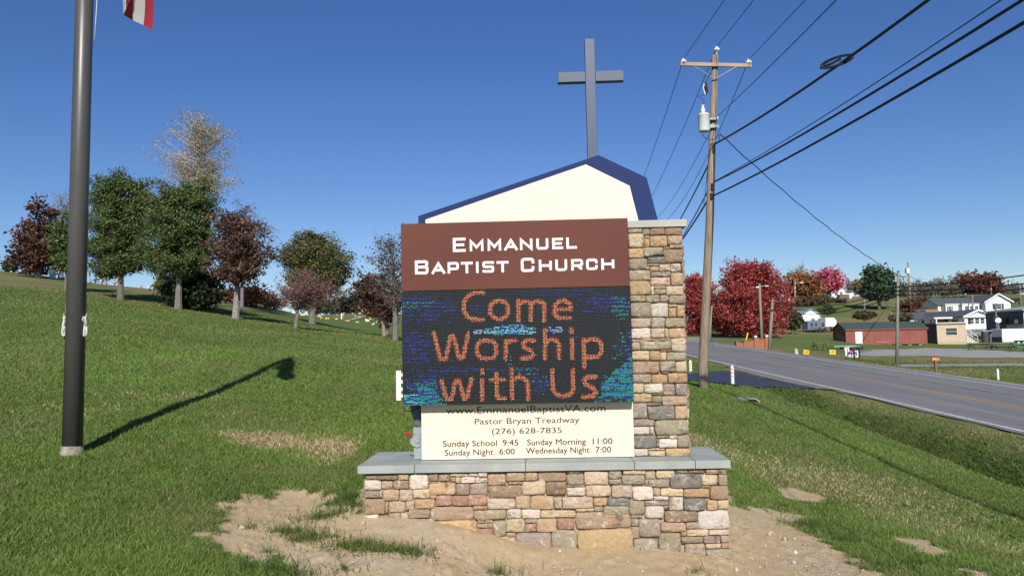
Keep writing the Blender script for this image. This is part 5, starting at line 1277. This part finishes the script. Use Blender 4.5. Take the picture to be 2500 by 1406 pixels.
# dark deck left of it
r = empty('wooden_deck', px(2261,767,150),0,'reddish slatted wooden deck railing left of the upper white house','deck')
for i in range(15): MB().box(i*.165,i*.165+.11,0,.04,0,.85).build('slat',M_deck,r)
MB().box(-.1,2.5,-.03,.08,.8,.88).build('rail',M_deck,r); MB().box(-.6,2.5,.05,2.5,-.9,.0).build('deck_floor',M_brownw,r); MB().box(-1.0,-.1,0,.1,-.3,.75).build('side_board',M_dshut,r)
# big dark metal building at right edge
r,W,Hh = bld('metal_building','large grey metal building with pale roof at the right edge','building',2500,757,2600,806,112,9,M_wsid)
MB().box(-.02,-.004,0,9,-.6,Hh).build('side_wall',M_greyb,r)
mb=MB(); mb.add([(-.5,-.6,Hh),(W+.3,-.6,Hh+.7),(W+.3,9.4,Hh+.7),(-.5,9.4,Hh),(-.5,-.6,Hh+.16),(W+.3,-.6,Hh+.86),(W+.3,9.4,Hh+.86),(-.5,9.4,Hh+.16)],[(0,3,2,1),(4,5,6,7),(0,1,5,4),(2,3,7,6),(3,0,4,7),(1,2,6,5)]); mb.build('roof',M_tin,r)
for y_,z_ in ((1.2,1.0),(3.4,1.0)): MB().box(-.6,-.03,y_,y_+1.2,z_,z_+.9).build('wall_unit',mat('dark_box',(.06,.055,.055),.7),r)
window(r,5.6,6.8,1.4,2.2,side=-.02,fr=.06)
MB().box(-.03,-.02,.0,4,-.2,.9).build('lower_panel',M_tin,r)
# cargo trailer
X0,X1,Z0,Z1 = rect(2447,802,2530,841,92)
r = empty('cargo_trailer',(X0,92,Z0),0,'white enclosed cargo trailer with two axles at the right edge','trailer')
W=X1-X0;Hh=Z1-Z0
MB().box(0,W,0,2.1,.3,Hh).build('trailer_body',M_cwhite,r,bevel=.06)
MB().box(-.02,-.002,.05,2.05,.3,.9).build('front_guard',M_brownw,r); MB().box(0,W,-.02,-.001,Hh-.12,Hh-.06).build('trim_strip',M_tin,r)
for i in range(2):
    wx=(2484-2447)/F*92+i*.62
    t_=MB().lathe([(.30,-.1),(.33,-.08),(.33,.08),(.30,.1)],20).build('wheel',M_tyre,r,loc=(wx,-.08,.18)); t_.rotation_euler=(PI/2,0,0)
    MB().lathe([(.16,-.01),(.17,.01),(.06,.03)],14).build('rim',M_steel,t_,loc=(0,0,.1))
MB().box((2484-2447)/F*92-.45,(2484-2447)/F*92+1.1,-.25,0,.50,.56).build('fender',M_cwhite,r)
MB().box(-1.2,0,.95,1.15,.15,.25).build('tongue',M_black,r)
# bins, steps, dish, stack, benches
r = empty('water_tank', px(2403,840,104),0,'dark barrel and grey bin in front of the white home','bin')
MB().lathe([(.42,0),(.45,.3),(.45,1.4),(.4,1.65)],14).build('barrel',mat('dark_green_bin',(.04,.045,.04),.6),r,loc=(.45,.5,0)); MB().box(.9,1.5,.2,.9,0,1.3).build('bin_box',M_greyb,r); MB().box(-.1,1.6,.1,1,1.65,1.75).build('lid',M_tin,r)
r = empty('concrete_steps', px(2361,839,112),0,'pale concrete steps with a white handrail beside the beige building','steps')
for i in range(5): MB().box(i*.28,i*.28+.30,0,1.2,0,1.15-i*.22).build('step',mat('step_concrete',(.5,.5,.4),.9) if i==0 else bpy.data.materials['step_concrete'],r)
MB().tube([(0,-.05,1.15),(0,-.05,2.0),(.5,-.05,1.75),(1.5,-.05,.95),(1.5,-.05,0)],.035,6).tube([(.7,-.05,.6),(.7,-.05,1.6)],.03,6).tube([(0,-.05,1.5),(1.5,-.05,.5)],.025,6).build('handrail',M_white,r)
r = empty('satellite_dish', px(2439,802,110),0,'small white satellite dish on a post before the metal building','satellite dish')
MB().tube([(0,0,-1),(0,0,.9)],.05,6).build('mast',M_steel,r)
MB().lathe([(.0,0),(.2,.03),(.36,.10),(.37,.12),(.2,.05),(.0,.02)],16).build('dish',M_white,r,loc=(-.1,-.15,1.1)).rotation_euler=(PI/2-.3,0,-.5)
r = empty('vent_stack', px(2434,802,111),0,'rusty metal flue pipe rising before the metal building','flue pipe')
MB().tube([(0,0,-1),(-.02,0,3.4)],.12,8).build('pipe',mat('flue',(.16,.13,.12),.7),r); MB().tube([(-.3,0,3.3),(.3,0,3.5)],.05,6).build('cross_bar',M_brownw,r)
def picnic(x,y,D,w_,label,top,leg,single=False):
    r=empty('picnic_table',on(x,D),0,label,'picnic table','picnic tables')
    for k in range(3): MB().box(-w_/2,w_/2,-.36+k*.25,-.14+k*.25,.70,.75).build('plank',top,r)
    for s_ in (-1,1):
        MB().box(-w_/2,w_/2,s_*.7-.13,s_*.7+.13,.42,.46).build('bench',top,r)
        MB().tube([(s_*w_*.38,-.7,0),(s_*w_*.38,-.15,.70)],.035,5).build('leg',leg,r); MB().tube([(s_*w_*.38,.7,0),(s_*w_*.38,.15,.70)],.035,5).build('leg',leg,r)
        MB().tube([(s_*w_*.38,-.7,.42),(s_*w_*.38,.7,.42)],.03,5).build('brace',leg,r)
    return r
M_bench = mat('weathered_planks',(.22,.17,.13),.85,noise=.2)
picnic(2001,852,76,1.25,'small brown wooden picnic table on the grass left of the shed',mat('red_brown_planks',(.16,.09,.07),.8),M_black)
picnic(2392,850,86,2.4,'grey plank picnic table in front of the concrete steps',M_bench,M_black)
picnic(2447,852,84,2.4,'grey plank picnic table nearest the cargo trailer',M_bench,M_black)
picnic(2490,857,80,1.7,'small green picnic table at the right edge of the lot',M_green,mat('dark_green_frame',(.03,.15,.08),.5))
r=empty('low_platform',on(2062,83),0,'low platform with a pale green top on cream blocks left of the red shed','platform')
MB().box(-1.35,1.3,-.6,.9,.28,.36).build('platform_top',mat('pale_green_top',(.22,.48,.34),.6),r); MB().box(-.25,1.2,-.4,.7,-.2,.28).build('block_base',mat('cream_block',(.62,.55,.38),.8),r)
# caravan
X0,X1,Z0,Z1 = rect(1972,783,2046,810,128)
r=empty('travel_trailer',(X0,128,Z0),.12,'white and grey fifth wheel caravan parked before the barn','caravan')
W=X1-X0; Hh=Z1-Z0; 
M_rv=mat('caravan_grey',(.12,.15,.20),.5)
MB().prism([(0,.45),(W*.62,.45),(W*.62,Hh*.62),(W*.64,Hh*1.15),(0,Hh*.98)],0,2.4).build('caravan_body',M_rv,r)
MB().prism([(W*.60,Hh*.45),(W*.98,Hh*.45),(W*1.0,Hh*.95),(W*.93,Hh*1.25),(W*.62,Hh*1.28)],-.2,2.4).build('front_overhang',M_cwhite,r,bevel=.08)
for a,b_ in ((.12,.17),(.27,.31),(.50,.56)): window(r,W*a,W*b_,Hh*.55,Hh*.8,0,.04,fm=M_black)
MB().prism([(W*.05,Hh*.36),(W*.3,Hh*.33),(W*.6,Hh*.52),(W*.6,Hh*.56),(W*.3,Hh*.38),(W*.05,Hh*.40)],-.02,-.002).build('swoosh_stripe',M_dshut,r)
MB().box(W*.35,W*.45,.8,1.6,Hh*1.05,Hh*1.2).build('roof_unit',M_white,r)
for k in range(2):
    t_=MB().lathe([(.33,-.1),(.36,0),(.33,.1)],14).build('wheel',M_tyre,r,loc=(W*.42+k*.8,-.05,.30)); t_.rotation_euler=(PI/2,0,0)
MB().box(W*.9,W*.93,.9,1.1,0,Hh*.45).build('landing_leg',M_black,r); MB().box(W*.2,W*.3,-.4,-.1,0,.4).build('entry_step',M_black,r)
# barn
r,W,Hh = bld('white_barn','small white barn with a tin roof behind the caravan','barn',1958,770,2003,806,142,6,M_wsid)
gable_roof(r,W,6,Hh,1.1,.2,M_tin,'y',gm=M_wsid)
MB().box(-1.3,0,1.5,6,-.5,Hh*.75).build('lean_to',M_greyb,r); mb=MB(); mb.add([(-1.6,1.2,Hh*.75),(.0,1.2,Hh),(.0,6.2,Hh),(-1.6,6.2,Hh*.75),(-1.6,1.2,Hh*.75+.08),(.0,1.2,Hh+.08),(.0,6.2,Hh+.08),(-1.6,6.2,Hh*.75+.08)],[(0,3,2,1),(4,5,6,7),(0,1,5,4),(2,3,7,6),(3,0,4,7),(1,2,6,5)]).build('lean_roof',M_tin,r)
window(r,W*.5,W*.72,Hh*.55,Hh*.78,0,.06); MB().box(.02,.9,-.03,0,-.5,1.4).build('door',M_dshut,r)
# hilltop house
r,W,Hh = bld('hilltop_house','white gabled farmhouse on the hilltop beside the pink tree','house',2030,709,2064,728,207,9,M_wsid)
gable_roof(r,W,9,Hh,1.9,.3,M_tin,'y',gm=M_wsid)
MB().box(W,W+1.8,.5,6,-.6,Hh*.75).build('side_wing',M_wsid,r); MB().box(W,W+2.1,.1,6.3,Hh*.75,Hh*.85).build('wing_roof',M_roofd,r)
for f in (.25,.6): window(r,W*f,W*f+.7,Hh*.35,Hh*.8,0,.08)
MB().box(W*.4,W+.4,-1.5,-.01,-.6,.9).build('porch',M_brownw,r)
r,W,Hh = bld('hill_shed','tiny pale shed on the ridge right of the farmhouse','shed',2078,711,2092,719,225,3,M_wsid)
gable_roof(r,W,3,Hh,.4,.1,M_tin,'x',gm=M_wsid)
r,W,Hh = bld('blue_roof_house','dark blue roofed house corner at the far right','house',2468,748,2500,760,190,8,mat('blue_grey_siding',(.12,.15,.20),.7))
gable_roof(r,W,8,Hh,1.1,.3,M_roofd,'y',gm=bpy.data.materials['blue_grey_siding']); window(r,W*.3,W*.6,Hh*.3,Hh*.8,0,.1)
r,W,Hh = bld('far_white_house','white building glimpsed under the left crimson maple','house',1676,764,1692,780,175,8,M_wsid)
gable_roof(r,W,8,Hh,.8,.2,M_tin,'x',gm=M_wsid); window(r,W*.3,W*.6,Hh*.3,Hh*.7,0,.1)
# brick entrance wall
Dw=74; r=empty('brick_wall',px(1797,853,Dw),0,'low curved red brick entrance wall with two white planters','brick wall')
sx=Dw/F
def bx_(mb,x0,x1,yt,yb=854,d0=-.2,d1=.2):
    a=(x0-1797)*sx; b=(x1-1797)*sx; return mb.box(a,b,d0,d1,(853-yb)*sx-.25,(853-yt)*sx)
o=bx_(MB(),1799,1815,837).build('low_wall',M_brick,r)
for x0,x1,yt in ((1796,1800,833),(1814,1818,833),(1840,1851,826),(1866,1876,826)): bx_(MB(),x0,x1,yt,d0=-.32,d1=.32).build('pier',M_brick,r)
mb=MB(); n=8
pp=[((1818-1797)*sx,-.25)]+[((1866-1797)*sx,-.25)]+[((1866-f*48-1797)*sx,(853-(829+5*(f**2)))*sx) for f in np.linspace(0,1,n)]
mb.prism(pp,-.18,.18).build('curved_wall',M_brick,r)
for i in range(14):
    f=i/13; x=(1819+f*46-1797)*sx; MB().box(x,x+.11,-.22,.22,(853-(834-5*(f**.7)))*sx,(853-(834-5*(f**.7)))*sx+.06).build('brick',M_brick,r)
for row in range(7):
    for i in range(12):
        if random.random()<.8:
            x=(1820+i*3.8-1797)*sx+(row%2)*.07; MB().box(x,x+.12,-.187,-.18,row*.10,row*.10+.08).build('brick',M_brick,r)
for x,y in ((1845.5,826),(1873,825)):
    p=Vector(((x-1797)*sx,0,(853-y)*sx)); MB().lathe([(.08,0),(.13,.04),(.15,.19),(.17,.22),(.13,.22)],12).build('planter',M_white,r,loc=p)
# mailboxes, signs, markers
def mailbox(p,label,m,s=1.0,h=1.0,post=None,rz=.0):
    r=empty('mailbox',p,rz,label,'mailbox','mailboxes')
    MB().box(-.05,.05,-.05,.05,-.2,h).build('post',post or M_woodg,r)
    mb=MB(); pr=[(-.09*s,0),(.09*s,0)]+[(.09*s*math.cos(a),.10*s+.09*s*math.sin(a)) for a in np.linspace(0,PI,9)]
    vs_=[(x_,a,b) for x_ in (-.26*s,.26*s) for a,b in pr]; k=len(pr)
    mb.add(vs_,[tuple(range(k-1,-1,-1)),tuple(range(k,2*k))]+[(i,(i+1)%k,(i+1)%k+k,i+k) for i in range(k)])
    b=mb.build('box_body',m,r,loc=(0,0,h)); MB().box(.06,.09,-.10*s-.012,-.10*s,.08,.15).build('flag_arm',M_red,b); return r
g_=gpx(2285,908,20,80); mailbox(g_,'orange brown mailbox on a post right of the lone grey pole',M_orange,.72,.62,mat('rust_post',(.22,.09,.05),.8))
g_=on(1746,72); mailbox(g_,'dark green mailbox near the utility pole across the road',mat('dark_green_mailbox',(.02,.06,.05),.5),1.2,.45)
g_=gpx(2086,876,20,90); mD=g_.y
mailbox(g_,'black mailbox in front of the campaign sign, left one',M_black,1.15,.62,M_black); mailbox(g_+Vector((.36,.0,.0)),'black mailbox in front of the campaign sign, right one',M_black,1.15,.66,M_black)
g_=gpx(2081,872,20,90); sD=g_.y+.8; sc=sD/F
r=empty('campaign_sign',px(2081,874,sD),0,'white bordered red and blue campaign sign behind two black mailboxes','yard sign','yard signs')
W2=31*sc; H2=27*sc; 
sgn=MB().box(-W2/2,W2/2,0,.03,.03,H2).build('board',M_white,r); sgn.rotation_euler=(0,-.06,0)
MB().box(-W2*.38,W2*.40,-.006,0,H2*.52,H2*.90).build('red_field',mat('campaign_red',(.55,.02,.07),.5),sgn)
MB().box(-W2*.38,W2*.40,-.006,0,H2*.16,H2*.50).build('blue_field',mat('campaign_blue',(.03,.05,.28),.5),sgn)
for i,(a,b_,c_,d_2) in enumerate(((-.30,-.05,.62,.82),(.02,.14,.74,.84),(.18,.32,.56,.66),(-.3,-.1,.2,.34),(.0,.3,.22,.32))): MB().box(W2*a,W2*b_,-.010,-.005,H2*c_,H2*d_2).build('white_mark',M_white,sgn)
for s_ in (-.4,.4): MB().tube([(W2*s_,.04,-.25),(W2*s_,.04,H2*.5)],.02,5).build('stake',M_steel,r)
def yard(x,y,w_,h_,m,lb,tilt,D=None):
    g=gpx(x,y+5,20,90); D=g.y; s=D/F; r=empty('yard_sign',g,0,lb,'yard sign','yard signs'); W2=w_*s;H2=h_*s; zb=(g.z*0)+4*s
    b=MB().box(-W2/2,W2/2,0,.02,0,H2).build('board',m,r,loc=(0,0,zb)); b.rotation_euler=(0,tilt,0)
    for k,(c0_,c1_) in enumerate(((.25,.35),(.48,.62),(.72,.80))): MB().box(-W2*.36+.05*k,W2*(.2+.07*k),-.006,0,H2*c0_,H2*c1_).build('print_line',mat('dark_print',(.12,.10,.02),.6) if 'dark_print' not in bpy.data.materials else bpy.data.materials['dark_print'],b)
    for s_ in (-.35,.35): MB().tube([(W2*s_,.02,-.1),(W2*s_,.02,zb+H2*.4)],.012,4).build('stake',M_steel,r)
yard(1968,864,14,11,M_ora,'tilted orange yellow yard sign in the dry grass across the road',.18)
yard(2033,864,15,11,M_yel,'upright bright yellow yard sign in the dry grass across the road',0.02)
g_=gpx(1945,864,20,90); r=tag(MB().prism([(-.12,0),(.14,0),(.06,.34),(-.10,.42)],0,.03).build('bent_paper_sign',M_capgrey,None,loc=g_),'bent pale board standing in the dry grass left of the orange yellow sign','board')
def marker(p,h,lb,r_=.045,refl=True):
    r=empty('road_marker',p,0,lb,'marker post','white marker posts'); MB().tube([(0,0,-.1),(0,0,h)],r_,8).build('post',M_white,r); MB().lathe([(r_,0),(.01,.09)],8).build('pointed_tip',M_white,r,loc=(0,0,h))
    if refl:
        for k in range(3): 
            o=MB().lathe([(.05,0),(.05,.012)],12).build('reflector',M_white,r,loc=(0,-r_,h-.04-k*.13)); o.rotation_euler=(PI/2,0,0)
            MB().lathe([(.03,0),(.03,.006)],10).build('reflector_lens',mat('red_lens',(.55,.12,.06),.3) if 'red_lens' not in bpy.data.materials else bpy.data.materials['red_lens'],o,loc=(0,0,.012))
g_=gpx(1789,938,15,60); marker(g_,.56*g_.y/27,'white marker post with three round reflectors beside the dark driveway',.06)
g_=gpx(1686,906,15,90); marker(g_,28/F*g_.y-.1,'white marker post with three round reflectors between pillar and utility pole',.07)
g_=gpx(2437,926,15,90); marker(g_,22/F*g_.y,'plain white marker post at the right by the far ditch',.05,False)
r=tag(MB().tube([px(1821,831,80)-px(1821,831,80),px(1826,812,80)-px(1821,831,80)],.07,6).build('guy_guard',M_yel,None,loc=px(1821,831,80)),'yellow guy wire guard leaning left of the pale pole','guy guard')
# culvert end
g_=gpx(1829,978,15,60); r=empty('culvert_pipe',g_+Vector((0,0,.02)),0,'pale curved culvert pipe end poking out of the grass','culvert pipe')
mb=MB(); n=12; vs_=[]; 
for j,(yy,k) in enumerate(((-.3,1.0),(.35,1.0))):
    for rr_ in (.20,.17):
        for i in range(n+1): a=PI*(.12+.76*i/n); vs_.append((rr_*math.cos(a)*1.15, yy, rr_*math.sin(a)*.75-.08))
m1=n+1
for i in range(n): mb.f+= [(i,i+1,i+1+2*m1,i+2*m1),(m1+i+1,m1+i,3*m1+i,3*m1+i+1),(i+1,i,m1+i,m1+i+1)]
mb.v=vs_; mb.build('pipe_end',M_capgrey,r); 
MB().prism([(.16*math.cos(a)*1.15,.16*math.sin(a)*.75-.1) for a in np.linspace(.3,PI-.3,9)],-.28,-.26).build('pipe_mouth',M_black,r); r.rotation_euler=(0,.18,.15)
# guard rail glimpsed left of the utility pole
r=empty('guard_rail',px(1676,838,88),0,'grey board rail fence beside the road behind the pillar edge','rail fence')
for k in range(5): MB().box(k*.45-.05,k*.45+.02,0,.06,-.2,.62).build('post',M_woodg,r)
for k in range(3): MB().box(-.4,2.1,-.03,-.001,.12+k*.2,.24+k*.2).build('rail',M_woodg,r)

# ------------------------------------------------------------------ cemetery on the left
M_marble = mat('white_marble',(.82,.82,.80),.5)
sD=70; sb_=px(128,678,sD); st=empty('statue',sb_,0,'white robed statue with one arm held out on the left crest','statue')
s=sD/F; hs=32*s
mb=MB(); mb.tube([(0,0,-.3),(0,0,hs*.15),(.0,0,hs*.45),(.01,0,hs*.70),(.03,0,hs*.80),(.04,0,hs*.84)],[hs*.24,hs*.225,hs*.19,hs*.17,hs*.10,hs*.045],14)
mb.build('robe',M_marble,st,smooth=True)
MB().tube([(.04,0,hs*.82),(.045,-.01,hs*.87),(.05,-.01,hs*.93),(.05,0,hs*.985),(.05,0,hs)],[hs*.04,hs*.062,hs*.070,hs*.045,hs*.01],12).build('head',M_marble,st,smooth=True)
MB().tube([(hs*.10,0,hs*.72),(hs*.20,-.03,hs*.62),(hs*.27,-.08,hs*.50),(hs*.36,-.14,hs*.46)],[hs*.075,hs*.085,hs*.07,hs*.03],9).build('arm',M_marble,st,smooth=True)
MB().tube([(-hs*.12,0,hs*.72),(-hs*.17,-.05,hs*.55),(-hs*.10,-.12,hs*.45)],[hs*.07,hs*.07,hs*.035],9).build('arm',M_marble,st,smooth=True)
MB().box(-.25,.25,-.25,.25,-.4,0).build('plinth',M_marble,st)
tag(MB().box(-.3,.3,-.2,.2,-.1,.16).build('grave_stone',M_capgrey,None,loc=px(154,682,69)),'low grey stone block just right of the statue','gravestone')
FC={'white':(.85,.85,.85),'orange':(.80,.30,.04),'red':(.65,.04,.05),'yellow':(.80,.70,.15),'pink':(.65,.20,.35),'blue':(.15,.18,.45),'green':(.10,.2,.05)}
FM={k:mat('petal_'+k,v,.7) for k,v in FC.items()}
def bouquet(x,y,D,cs,lb,sz=1.0,grp='grave bouquets'):
    p=px(x,y,D); p.z=min(p.z, Hs(p.x,p.y)+.1); r=empty('flower_bouquet',p,0,lb,'flowers',grp)
    MB().lathe([(.05,-.2),(.08,.22*sz)],7).build('vase',M_greyb,r)
    for i,c in enumerate(cs):
        mb=MB()
        for k in range(7):
            q=Vector((random.gauss(0,.11),random.gauss(0,.08),random.gauss(.34,.08)))*sz+Vector(((i-(len(cs)-1)/2)*.14*sz,0,0))
            mb.lathe([(.01,q.z-.05*sz),(.07*sz,q.z),(.01,q.z+.06*sz)],6,(q.x,q.y))
        mb.build('blooms',FM[c],r)
for x,y,D,cs,lb,sz in [(36,663,73,('yellow','green'),'yellow and green bouquet near the far left edge of the crest',1.0),(47,670,70,('white',),'white bouquet below the yellow one on the left crest',1.0),(75,670,70,('orange','yellow'),'orange bouquet under the purple tree',1.3),(86,668,70,('white','red'),'white and red bouquet left of the statue',1.3),
   (143,676,69,('white','blue'),'pale blue bouquet right at the statue',1.1),(222,692,71,('blue',),'dark small bouquet on the crest right of the flagpole',.8),(233,692,71,('pink','blue'),'pink bouquet on the crest right of the flagpole',1.0),(249,694,71,('white','white'),'white bouquet on the crest left of the green tree trunk',1.1),
   (260,697,70.5,('red','white'),'red and white bouquet on the crest left of the green tree trunk',1.2),(280,697,70.5,('red',),'red bouquet touching the green tree trunk',1.1),(345,707,70,('pink',),'pink bouquet alone on the crest right of the green tree',.8),(364,709,70,('white',),'white bouquet alone on the crest right of the pink one',.8),(395,712,69,('orange',),'orange red bouquet beside the yellow green bush',.8),(3,662,76,('white',),'white bouquet at the very left edge of the crest',.9)]:
    bouquet(x,y,D,cs,lb,sz)
def gpx_far(x,y): return gpx(x,y,50,200)
k=0
spots=[(740,762,16,5),(762,766,10,4),(783,764,8,4),(797,762,9,4),(812,764,8,4),(818,761,6,5),(832,760,14,6),(846,760,8,3),(716,764,10,4),(870,762,8,4),(640,745,5,3)]
names=['widest grey','first small white','second small white','third small white','fourth small white','narrow upright white','wide pale','small low','leftmost low','rightmost low','lone far']
for (x,y,w_,h_),nm in zip(spots,names):
    g=gpx_far(x,y); s=g.y/F
    mb=MB().box(-w_*s/2,w_*s/2,-.15,.15,-.2,h_*s)
    tag(mb.build('gravestone',M_greyb if nm=='widest grey' else M_marble,None,loc=g),nm+' headstone in the far cemetery row left of the sign','gravestone','headstones in the far cemetery')
cn=['white','white','yellow','orange','white','pink']
proto={}
for c in FC:
    if c in ('green','blue'): continue
    mb=MB()
    for kk in range(4): mb.lathe([(.02,.02),(.13,.12),(.02,.26)],6,(random.gauss(0,.1),random.gauss(0,.07)))
    proto[c]=mb.mesh('grave_flowers',FM[c])
cnt=0
while cnt<45:
    x=random.uniform(735,975); y=random.uniform(766,800)
    if y > 772+ (x-735)*.14: continue
    if 860<x<918 and 766<y<788 and abs(y-(786-(x-862)*.30))<4: continue
    g=gpx_far(x,y); c=random.choice(cn); 
    o=link(bpy.data.objects.new('grave_flowers',proto[c])); o.location=g; s_=random.uniform(.45,.85); o.scale=(s_,s_,s_)
    zn = 'left of the stone post' if x<832 else ('between stone post and pale path' if x<880 else 'right of the pale path')
    zy = 'in the back rows' if y<778+(x-735)*.06 else 'in the front rows'
    tag(o,'tiny '+c+' grave flowers '+zn+', '+zy.replace('in the ',''),'flowers',c+' grave flowers '+zn+' '+zy); cnt+=1
pp=[gpx_far(*q) for q in ((852,781),(860,782),(918,766),(912,765))]
mb=MB(); mb.add([p+Vector((0,0,.06)) for p in pp],[(0,1,2,3)]); mb.build('path',mat('pale_path',(.38,.38,.36),.9),None)['kind']='structure'
g=gpx_far(834,779); tag(MB().box(-.06,.06,-.06,.06,-.1,.75).build('stone_post',M_marble,None,loc=g),'thin white stone post in the far cemetery left of the path','gravestone')
